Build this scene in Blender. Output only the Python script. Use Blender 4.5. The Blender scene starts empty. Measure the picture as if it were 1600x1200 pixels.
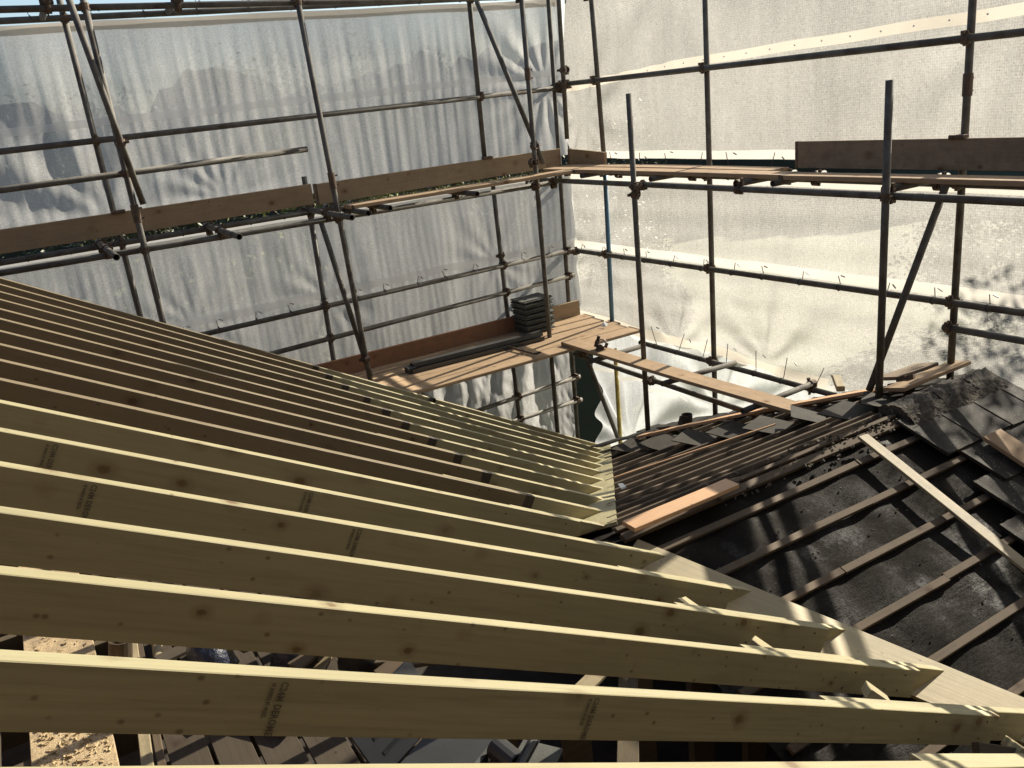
import bpy, math, random
from mathutils import Vector, Matrix, noise
R = math.radians
random.seed(7)
scn = bpy.context.scene
COL = scn.collection

# ------------------------------------------------------------------ camera, light, exposure
CAM_ROWS = ((0.8530772712, -0.5117393519, -0.1018921242), (0.2483288746, 0.2264392738, 0.9418375790), (0.4589029738, 0.8287629884, -0.3202498551))
cam = bpy.data.objects.new('camera', bpy.data.cameras.new('camera'))
COL.objects.link(cam)
r_, u_, f_ = [Vector(v) for v in CAM_ROWS]
cam.matrix_world = Matrix((( r_.x, u_.x, -f_.x, 0), (r_.y, u_.y, -f_.y, 0), (r_.z, u_.z, -f_.z, 0), (0, 0, 0, 1)))
cam.data.lens = 29.72; cam.data.sensor_width = 36; cam.data.clip_end = 2000; cam.data.clip_start = .05
scn.camera = cam
SUN_EL, SUN_AZ = 31.0, 10.0          # azimuth counted from +X towards +Y
world = bpy.data.worlds.new('World'); scn.world = world; world.use_nodes = True
wn = world.node_tree; sky = wn.nodes.new('ShaderNodeTexSky'); sky.sky_type = 'NISHITA'; sky.sun_disc = False
sky.sun_elevation = R(SUN_EL); sky.sun_rotation = R(90 - SUN_AZ)
wn.links.new(sky.outputs[0], wn.nodes['Background'].inputs[0]); wn.nodes['Background'].inputs[1].default_value = .06
sd = bpy.data.lights.new('sun', 'SUN'); sd.energy = 5.0; sd.angle = R(.5); sd.color = (1, .925, .79)
sun = bpy.data.objects.new('sun', sd); COL.objects.link(sun)
sdir = Vector((math.cos(R(SUN_EL)) * math.cos(R(SUN_AZ)), math.cos(R(SUN_EL)) * math.sin(R(SUN_AZ)), math.sin(R(SUN_EL))))
sun.rotation_euler = sdir.to_track_quat('Z', 'Y').to_euler()
vs = scn.view_settings; vs.view_transform = 'Standard'; vs.look = 'None'; vs.exposure = 1.5; vs.gamma = 1; vs.use_curve_mapping = False

# ------------------------------------------------------------------ materials
class NT:
    def __init__(s, name):
        s.m = bpy.data.materials.new(name); s.m.use_nodes = True; s.t = s.m.node_tree
        s.b = s.t.nodes['Principled BSDF']; s.out = s.t.nodes['Material Output']
    def n(s, typ, **kw):
        x = s.t.nodes.new(typ)
        for k, v in kw.items():
            if k[0] == '_': setattr(x, k[1:], v)
            else: x.inputs[k.replace('__', ' ')].default_value = v
        return x
    def l(s, a, b): s.t.links.new(a, b)
    def coord(s, scale=(1, 1, 1), rand=True):
        tc = s.n('ShaderNodeTexCoord'); mp = s.n('ShaderNodeMapping'); mp.inputs['Scale'].default_value = scale
        if rand:
            oi = s.n('ShaderNodeObjectInfo'); mu = s.n('ShaderNodeVectorMath', _operation='MULTIPLY'); ad = s.n('ShaderNodeVectorMath', _operation='ADD')
            cx = s.n('ShaderNodeCombineXYZ')
            for i in range(3): s.l(oi.outputs['Random'], cx.inputs[i])
            mu.inputs[1].default_value = (37, 19, 53); s.l(cx.outputs[0], mu.inputs[0])
            s.l(tc.outputs['Object'], ad.inputs[0]); s.l(mu.outputs[0], ad.inputs[1]); s.l(ad.outputs[0], mp.inputs[0])
        else: s.l(tc.outputs['Object'], mp.inputs[0])
        return mp.outputs[0]
    def noise(s, vec, scale=5, detail=4, rough=.55):
        x = s.n('ShaderNodeTexNoise', Scale=scale, Detail=detail, Roughness=rough); s.l(vec, x.inputs['Vector']); return x.outputs['Fac']
    def ramp(s, fac, stops):
        x = s.n('ShaderNodeValToRGB'); s.l(fac, x.inputs[0]); e = x.color_ramp.elements
        while len(e) < len(stops): e.new(.5)
        for i, (p, c) in enumerate(stops):
            e[i].position = p; e[i].color = (*c, 1) if isinstance(c, tuple) else (c, c, c, 1)
        return x.outputs[0]
    def mix(s, fac, a, b, mode='MIX'):
        x = s.n('ShaderNodeMix', _data_type='RGBA', _blend_type=mode)
        if isinstance(fac, (int, float)): x.inputs[0].default_value = fac
        else: s.l(fac, x.inputs[0])
        for v, i in ((a, 6), (b, 7)):
            if isinstance(v, tuple): x.inputs[i].default_value = (*v, 1)
            else: s.l(v, x.inputs[i])
        return x.outputs[2]
    def math(s, op, a, b=None):
        x = s.n('ShaderNodeMath', _operation=op)
        for v, i in ((a, 0), (b, 1)):
            if v is None: continue
            if isinstance(v, (int, float)): x.inputs[i].default_value = v
            else: s.l(v, x.inputs[i])
        return x.outputs[0]
    def bump(s, h, strength=.3, dist=.01):
        x = s.n('ShaderNodeBump', Strength=strength, Distance=dist); s.l(h, x.inputs['Height']); s.l(x.outputs[0], s.b.inputs['Normal'])

def mul(c, k): return tuple(v * k for v in c)

def wood(name, base, knots=.55, vary=.25, rough=.6, dirt=.0, tipdark=None):
    s = NT(name)
    g = s.noise(s.coord((1.2, 26, 26)), 2.2, 6, .6)
    g2 = s.noise(s.coord((.5, 4, 4)), 1.6, 3, .5)
    col = s.ramp(g, [(.25, mul(base, 1 - vary)), (.5, base), (.75, mul(base, 1 + vary * .35))])
    col = s.mix(s.ramp(g2, [(.3, 0.), (.75, 1.)]), col, s.mix(.5, col, mul(base, .62)))
    oi = s.n('ShaderNodeObjectInfo')
    col = s.mix(s.math('MULTIPLY', oi.outputs['Random'], .45), col, mul((base[0] * .95, base[1] * .88, base[2] * .75), .85))
    if knots:
        v = s.n('ShaderNodeTexVoronoi', Scale=8.5); s.l(s.coord((.75, 1, 1)), v.inputs['Vector'])
        sp = s.n('ShaderNodeSeparateColor'); s.l(v.outputs['Color'], sp.inputs[0])
        on = s.math('GREATER_THAN', sp.outputs[0], 1 - knots)
        wob = s.math('ADD', v.outputs['Distance'], s.math('MULTIPLY', s.math('SUBTRACT', s.noise(s.coord(), 60, 2), .5), .12))
        sz = s.math('DIVIDE', wob, s.math('ADD', s.math('MULTIPLY', sp.outputs[1], 1.0), .45))
        k = s.math('MULTIPLY', s.ramp(sz, [(.09, 1.), (.16, .4), (.36, 0.)]), on)
        col = s.mix(k, col, mul((base[0] * .40, base[1] * .28, base[2] * .2), 1.))
        v2 = s.n('ShaderNodeTexVoronoi', Scale=19.); s.l(s.coord((.8, 1, 1)), v2.inputs['Vector'])
        s2 = s.n('ShaderNodeSeparateColor'); s.l(v2.outputs['Color'], s2.inputs[0])
        k2 = s.math('MULTIPLY', s.ramp(v2.outputs['Distance'], [(.07, .8), (.17, 0.)]), s.math('GREATER_THAN', s2.outputs[1], 1 - knots * .45))
        col = s.mix(k2, col, mul((base[0] * .34, base[1] * .27, base[2] * .2), 1.))
        sm = s.ramp(s.noise(s.coord((1.5, 6, 6)), 2.4, 4, .6), [(.55, 0.), (.8, .5)])
        col = s.mix(sm, col, mul((base[0] * .6, base[1] * .62, base[2] * .6), 1.))
    if dirt:
        d = s.ramp(s.noise(s.coord((1, 1, 1)), 7, 6, .7), [(.42, 0.), (.62, 1.)])
        col = s.mix(s.math('MULTIPLY', d, dirt), col, (.07, .055, .04))
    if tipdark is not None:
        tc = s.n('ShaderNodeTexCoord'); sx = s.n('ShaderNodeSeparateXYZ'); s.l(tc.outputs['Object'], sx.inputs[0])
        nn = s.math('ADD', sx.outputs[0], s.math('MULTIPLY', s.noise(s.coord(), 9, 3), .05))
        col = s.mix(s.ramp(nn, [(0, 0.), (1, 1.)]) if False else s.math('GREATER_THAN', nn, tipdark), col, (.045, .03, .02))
    s.l(col, s.b.inputs['Base Color']); s.b.inputs['Roughness'].default_value = rough
    if rough > .7: s.b.inputs['Specular IOR Level'].default_value = .2
    s.bump(g, .3, .004)
    return s.m

M = {}
M['rafter'] = wood('new_rafter_timber', (.37, .325, .178), .5, .32, .50)
M['rafter_old'] = wood('older_rafter_timber', (.37, .31, .17), .3, .16, .55)
M['rafter_shaded'] = wood('shade_toned_rafter_timber', (.205, .155, .082), .3, .16, .55, tipdark=-.045)  # darkened for the shade between the far rafters; end patch darker still
M['layboard'] = wood('layboard_timber', (.38, .305, .16), .35, .25, .6, dirt=.08)
M['board'] = wood('scaffold_board', (.40, .28, .17), .3, .3, .75, dirt=.18)
M['board_dark'] = wood('weathered_board', (.27, .21, .15), .4, .3, .8, dirt=.35)
M['toe'] = wood('toe_board', (.34, .25, .155), .45, .2, .8, dirt=.15)
M['toe_red'] = wood('reddish_toe_board', (.30, .155, .085), .3, .2, .8, dirt=.2)
M['plank_orange'] = wood('fresh_plank', (.60, .36, .19), .3, .2, .6)
M['batten'] = wood('roof_batten', (.125, .092, .06), .3, .35, .8, dirt=.4)
M['batten_new'] = wood('new_batten', (.36, .29, .165), .4, .3, .65, dirt=.35)
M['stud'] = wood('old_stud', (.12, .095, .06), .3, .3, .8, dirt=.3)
M['loft'] = wood('loft_board', (.075, .06, .044), .25, .35, .9, dirt=.5)  # base darkened for the shadow under the rafters, dirt mottling on top

def plain(name, base, rough=.6, metal=0., nscale=6, vary=.35, bump=.2, dist=.004, spec=None, second=None, det=5):
    s = NT(name); n = s.noise(s.coord(), nscale, det, .65)
    b2 = second or mul(base, 1 - vary)
    s.l(s.ramp(n, [(.32, b2), (.62, base)]), s.b.inputs['Base Color'])
    s.b.inputs['Roughness'].default_value = rough; s.b.inputs['Metallic'].default_value = metal
    if spec is not None: s.b.inputs['Specular IOR Level'].default_value = spec
    if bump: s.bump(s.noise(s.coord(), nscale * 7, 4), bump, dist)
    return s.m
M['steel'] = plain('galvanised_tube', (.12, .112, .09), .78, .0, 7, .4, .3, .003, second=(.05, .036, .024), det=9)
M['blue'] = plain('blue_paint', (.07, .16, .24), .5, .1, 14, .3, .1, .001)
M['yellow'] = plain('yellow_paint', (.50, .40, .08), .5, .0, 14, .5, .1, .001, second=(.25, .17, .05))
M['coupler'] = plain('rusty_coupler', (.13, .09, .06), .7, .4, 30, .5, .3, .002)
M['black'] = plain('black_rubber', (.02, .02, .02), .5, 0, 20, .3, .1, .001)
M['ridge_tile'] = plain('mortar_caked_ridge_tile', (.085, .07, .05), .9, 0, 11, .6, .8, .02, second=(.025, .02, .014))
M['mortar'] = plain('crumbling_mortar', (.13, .11, .08), .95, 0, 16, .6, .9, .02, second=(.035, .028, .02))
M['slate'] = plain('loose_slate', (.045, .039, .03), .8, 0, 8, .4, .4, .004, spec=.2, second=(.028, .024, .018))
M['felt_b'] = plain('brown_felt', (.014, .008, .005), .95, 0, 9, .5, .4, .01, spec=.08)
M['stack_tile'] = plain('stacked_concrete_tile', (.085, .085, .07), .75, 0, 9, .4, .4, .004, second=(.04, .042, .036))
M['grey_plastic'] = plain('grey_gutter_plastic', (.046, .045, .042), .35, 0, 5, .2, .05, .001)
M['brick'] = plain('house_wall', (.12, .075, .055), .9, 0, 5, .4, .5, .01)
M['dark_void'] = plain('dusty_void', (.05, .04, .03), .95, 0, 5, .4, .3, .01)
M['grass'] = plain('rough_garden_ground', (.07, .075, .035), .95, 0, .6, .5, .6, .05, second=(.04, .035, .02))
M['leaf'] = plain('leaves', (.065, .072, .024), .6, 0, 1.3, .5, 0, second=(.03, .036, .014))
M['wood_far'] = plain('distant_foliage', (.035, .036, .020), .9, 0, .5, .5, 0, second=(.018, .02, .012))
M['leaf_yellow'] = plain('yellowing_leaves', (.30, .30, .07), .6, 0, 1.3, .5, 0, second=(.09, .11, .03))
M['bark'] = plain('bark', (.07, .05, .035), .9, 0, 8, .5, .6, .02)
M['ink'] = plain('stamp_ink', (.085, .07, .045), .8, 0, 200, .1, 0, second=(.17, .14, .08))
M['white_bits'] = plain('white_offcut', (.7, .7, .66), .6, 0, 9, .2, .1)
M['navy'] = plain('dark_bag', (.025, .03, .05), .35, 0, 7, .3, .5, .02)
M['brass'] = plain('old_pipe', (.16, .12, .08), .5, .5, 12, .4, .2)
M['sawdust'] = plain('sawdust', (.55, .41, .22), .95, 0, 60, .35, .6, .006)

def _sawboard():
    s = NT('sawdust_strewn_board')
    n = s.noise(s.coord(), 5, 8, .8); f = s.noise(s.coord(), 160, 3, .7)
    b = s.ramp(s.noise(s.coord((18, 2, 2)), 3, 4), [(.3, (.24, .17, .10)), (.7, (.34, .25, .15))])
    c = s.mix(s.math('MULTIPLY', s.ramp(n, [(.42, 0.), (.58, 1.)]), s.ramp(f, [(.42, 0.), (.55, 1.)])), b, (.62, .47, .26))
    s.l(c, s.b.inputs['Base Color']); s.b.inputs['Roughness'].default_value = .9; s.bump(f, .6, .004)
    return s.m
M['sawboard'] = _sawboard()

def _felt():
    s = NT('bitumen_roofing_felt')
    n = s.noise(s.coord(), 3.5, 5, .6); f = s.noise(s.coord((1, 1, 1)), 75, 4, .75)
    s.l(s.ramp(n, [(.3, (.011, .0095, .008)), (.6, (.018, .0155, .0125)), (.85, (.036, .029, .021))]), s.b.inputs['Base Color'])
    s.l(s.ramp(s.noise(s.coord(), 2.3, 4, .6), [(.38, .75), (.62, .45)]), s.b.inputs['Roughness'])
    s.l(s.math('MULTIPLY', s.ramp(s.noise(s.coord(), 2.0, 5, .65), [(.55, .03), (.80, .42)]), s.ramp(f, [(.4, .3), (.6, 1.)])), s.b.inputs['Specular IOR Level'])
    w = s.noise(s.coord((2.5, 14, 6)), 3, 4, .6)
    s.bump(s.math('ADD', s.math('MULTIPLY', f, .35), w), .42, .014)
    return s.m
M['felt'] = _felt()

def _tile():
    s = NT('old_concrete_roof_tile')
    n = s.noise(s.coord(), 4.5, 7, .75); f = s.noise(s.coord(), 60, 4, .7)
    c = s.ramp(n, [(.3, (.016, .0135, .010)), (.55, (.034, .028, .020)), (.78, (.075, .062, .042))])
    v = s.n('ShaderNodeTexVoronoi', Scale=55.); s.l(s.coord(), v.inputs['Vector'])
    sp = s.math('MULTIPLY', s.math('LESS_THAN', v.outputs['Distance'], .16), s.math('GREATER_THAN', n, .52))
    c = s.mix(sp, c, (.34, .31, .24))
    s.l(c, s.b.inputs['Base Color']); s.b.inputs['Roughness'].default_value = .75; s.b.inputs['Specular IOR Level'].default_value = .2; s.bump(f, .5, .004)
    return s.m
M['tile'] = _tile()

def sheet_mat(name, col, trans, fac_lo, fac_hi, cell, vein=.2, back=.45, axis=1):
    """reinforced scaffold sheeting: part see-through, part translucent, woven grid of threads"""
    s = NT(name); s.t.nodes.remove(s.b)
    tc = s.n('ShaderNodeTexCoord'); sp = s.n('ShaderNodeSeparateXYZ'); s.l(tc.outputs['Object'], sp.inputs[0])
    def thread(o, c):
        return s.math('GREATER_THAN', s.math('SINE', s.math('MULTIPLY', o, 2 * math.pi / c), None), .55)
    g = s.math('MAXIMUM', thread(sp.outputs[axis], cell), thread(sp.outputs[2], cell * 1.15))
    co = s.coord((1, 1, 1), False)
    big = s.noise(co, .9, 4, .6); fine = s.noise(co, 42, 3, .7)
    crease = s.noise(s.coord((5, 5, .55), False), 2.0, 5, .65)
    f = s.math('ADD', s.math('MULTIPLY', g, fac_hi - fac_lo), fac_lo)
    f = s.math('ADD', f, s.math('MULTIPLY', s.math('SUBTRACT', big, .5), .22))
    f = s.math('ADD', f, s.math('MULTIPLY', s.math('SUBTRACT', crease, .5), vein))
    f = s.math('ADD', f, s.math('MULTIPLY', s.math('SUBTRACT', fine, .5), .22))
    cl = s.n('ShaderNodeClamp'); s.l(f, cl.inputs[0]); cl.inputs[1].default_value = .12; cl.inputs[2].default_value = .97
    weave = s.noise(s.coord((1, 1, 1), False), 75, 3, .8); slub = s.noise(s.coord((3, 3, 60), False) if axis == 1 else s.coord((40, 40, 3), False), 1.5, 3, .7)
    colr = s.mix(s.ramp(weave, [(.33, 0.), (.67, 1.)]), mul(col, .70), mul(col, 1.17)); colr = s.mix(s.ramp(slub, [(.3, 0.), (.7, .45)]), colr, mul(col, .82))
    di = s.n('ShaderNodeBsdfDiffuse'); tl = s.n('ShaderNodeBsdfTranslucent'); s.l(colr, di.inputs[0]); s.l(colr, tl.inputs[0])
    gl = s.n('ShaderNodeBsdfGlossy', Color=(.8, .8, .8, 1), Roughness=.35)
    bp = s.n('ShaderNodeBump', Strength=.16, Distance=.012); s.l(s.math('ADD', crease, s.math('MULTIPLY', fine, .25)), bp.inputs['Height'])
    for x in (di, tl, gl): s.l(bp.outputs[0], x.inputs['Normal'])
    m1 = s.n('ShaderNodeMixShader', Fac=1 - back); s.l(di.outputs[0], m1.inputs[1]); s.l(tl.outputs[0], m1.inputs[2])
    m2 = s.n('ShaderNodeMixShader', Fac=.05); s.l(m1.outputs[0], m2.inputs[1]); s.l(gl.outputs[0], m2.inputs[2])
    tr = s.n('ShaderNodeBsdfTransparent', Color=(*trans, 1))
    m3 = s.n('ShaderNodeMixShader'); s.l(cl.outputs[0], m3.inputs[0]); s.l(tr.outputs[0], m3.inputs[1]); s.l(m2.outputs[0], m3.inputs[2])
    s.l(m3.outputs[0], s.out.inputs[0])
    return s.m
M['sheet_left'] = sheet_mat('left_mesh_sheeting', (.62, .615, .59), (.95, .97, 1), .85, .93, .016, axis=0)
M['sheet_right'] = sheet_mat('right_mesh_sheeting', (.68, .66, .61), (1, 1, .99), .37, .43, .018, vein=.14, back=.35, axis=1)
M['sheet_clear'] = sheet_mat('clear_polythene', (.62, .64, .64), (.97, .99, 1), .58, .62, .02, vein=.3, back=.4, axis=1)
def band_mat(name, col):
    s = NT(name); s.t.nodes.remove(s.b)
    di = s.n('ShaderNodeBsdfDiffuse', Color=(*col, 1)); tl = s.n('ShaderNodeBsdfTranslucent', Color=(*col, 1))
    m1 = s.n('ShaderNodeMixShader', Fac=.6); s.l(di.outputs[0], m1.inputs[1]); s.l(tl.outputs[0], m1.inputs[2])
    tr = s.n('ShaderNodeBsdfTransparent'); m2 = s.n('ShaderNodeMixShader', Fac=.93)
    s.l(tr.outputs[0], m2.inputs[1]); s.l(m1.outputs[0], m2.inputs[2]); s.l(m2.outputs[0], s.out.inputs[0]); return s.m
M['hem'] = band_mat('hem_tape', (.56, .515, .44))
M['hem_left'] = band_mat('left_hem_tape', (.86, .85, .82))
M['hem_pale'] = band_mat('pale_hem_tape', (.60, .575, .52))

# ------------------------------------------------------------------ mesh helpers
def tag(o, label=None, cat=None, group=None, kind=None):
    if label: o['label'] = label
    if cat: o['category'] = cat
    if group: o['group'] = group
    if kind: o['kind'] = kind
    return o

def link(name, me, parent=None, mat=None):
    o = bpy.data.objects.new(name, me); COL.objects.link(o)
    if parent is not None: o.parent = parent
    if mat and me is not None and not me.materials: me.materials.append(M[mat])
    return o

def empty(name, loc=(0, 0, 0)):
    o = bpy.data.objects.new(name, None); o.location = loc; o.empty_display_size = .1; COL.objects.link(o); return o

def mesh(name, vs_, fs, smooth=False):
    me = bpy.data.meshes.new(name); me.from_pydata([tuple(v) for v in vs_], [], fs); me.update()
    if smooth:
        for p in me.polygons: p.use_smooth = True
    return me

def frame(o, d, up=(0, 0, 1)):
    """matrix with local x along d, local z near up"""
    x = Vector(d).normalized(); z = Vector(up); z = (z - x * z.dot(x)).normalized(); y = z.cross(x)
    return Matrix(((x.x, y.x, z.x, o[0]), (x.y, y.y, z.y, o[1]), (x.z, y.z, z.z, o[2]), (0, 0, 0, 1)))

def cyl(r, L, n=14, ri=None, axis='x', x0=0):
    """hollow-ended tube along x"""
    ri = ri or r * .84; v = []; f = []
    dep = min(.12, L * .4)
    rings = [(x0 + dep, ri), (x0, ri), (x0, r), (x0 + L, r), (x0 + L, ri), (x0 + L - dep, ri)]
    for x, q in rings:
        for k in range(n):
            a = 2 * math.pi * k / n; v.append((x, q * math.cos(a), q * math.sin(a)))
    for i in range(5):
        for k in range(n):
            k2 = (k + 1) % n; f.append((i * n + k, i * n + k2, (i + 1) * n + k2, (i + 1) * n + k))
    f.append(tuple(range(n))); f.append(tuple(reversed(range(5 * n, 6 * n))))
    return v, f

def boxvf(x0, x1, y0, y1, z0, z1, b=.0):
    """box, optionally with chamfered long edges (along x)"""
    if b <= 0:
        v = [(x, y, z) for x in (x0, x1) for y in (y0, y1) for z in (z0, z1)]
        return v, [(0, 1, 3, 2), (4, 6, 7, 5), (0, 4, 5, 1), (2, 3, 7, 6), (0, 2, 6, 4), (1, 5, 7, 3)]
    sec = [(y0 + b, z0), (y1 - b, z0), (y1, z0 + b), (y1, z1 - b), (y1 - b, z1), (y0 + b, z1), (y0, z1 - b), (y0, z0 + b)]
    v = [(x0, *s) for s in sec] + [(x1, *s) for s in sec]
    f = [(k, (k + 1) % 8, 8 + (k + 1) % 8, 8 + k) for k in range(8)]
    return v, f + [tuple(reversed(range(8))), tuple(range(8, 16))]

class MB:
    def __init__(s): s.v = []; s.f = []
    def add(s, vf, mtx=None):
        n = len(s.v); v, f = vf
        s.v += [mtx @ Vector(p) if mtx else Vector(p) for p in v]; s.f += [tuple(i + n for i in q) for q in f]; return s
    def box(s, *a, m=None, b=0): return s.add(boxvf(*a, b=b), m)
    def build(s, name, smooth=False): return mesh(name, s.v, s.f, smooth)

def board(name, o, d, L, W, Tk, mat, up=(0, 0, 1), parent=None, b=.003, bow=0., yc=True, seg=6):
    """board with origin at o (centre of one end, top face), running along d"""
    y0, y1 = (-W / 2, W / 2) if yc else (0, W)
    sec = [(y0 + b, -Tk), (y1 - b, -Tk), (y1, -Tk + b), (y1, -b), (y1 - b, 0), (y0 + b, 0), (y0, -b), (y0, -Tk + b)]
    v = []; f = []
    ph = random.random() * 6
    for i in range(seg + 1):
        t = i / seg; dz = bow * math.sin(math.pi * t) + .0012 * math.sin(5 * t + ph); dy = .0015 * math.sin(4 * t + ph * 2)
        v += [(L * t, y + dy, z + dz) for y, z in sec]
    for i in range(seg):
        f += [(i * 8 + k, i * 8 + (k + 1) % 8, (i + 1) * 8 + (k + 1) % 8, (i + 1) * 8 + k) for k in range(8)]
    f += [tuple(reversed(range(8))), tuple(range(seg * 8, seg * 8 + 8))]
    ob = link(name, mesh(name, v, f), parent, mat); ob.matrix_world = frame(o, d, up); return ob

# ------------------------------------------------------------------ roof planes (world metres, camera eye at the origin)
TAN = .5612                                    # new roof: falls towards +X
PITCH = math.atan(TAN)
def z_new(x): return -1.0235 - TAN * x
def z_a(y): return -3.844 + .384 * y           # old roof, slope towards the viewer
def z_b(y): return -.991 - .3995 * y           # old roof, far slope
RIDGE_Y = 3.641; RIDGE_Z = z_a(RIDGE_Y)
def valley_x(y): return (-1.0235 - (z_a(y) if y < RIDGE_Y else z_b(y))) / TAN
NA = Vector((0, -.384, 1)).normalized(); NB = Vector((0, .3995, 1)).normalized()

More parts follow.
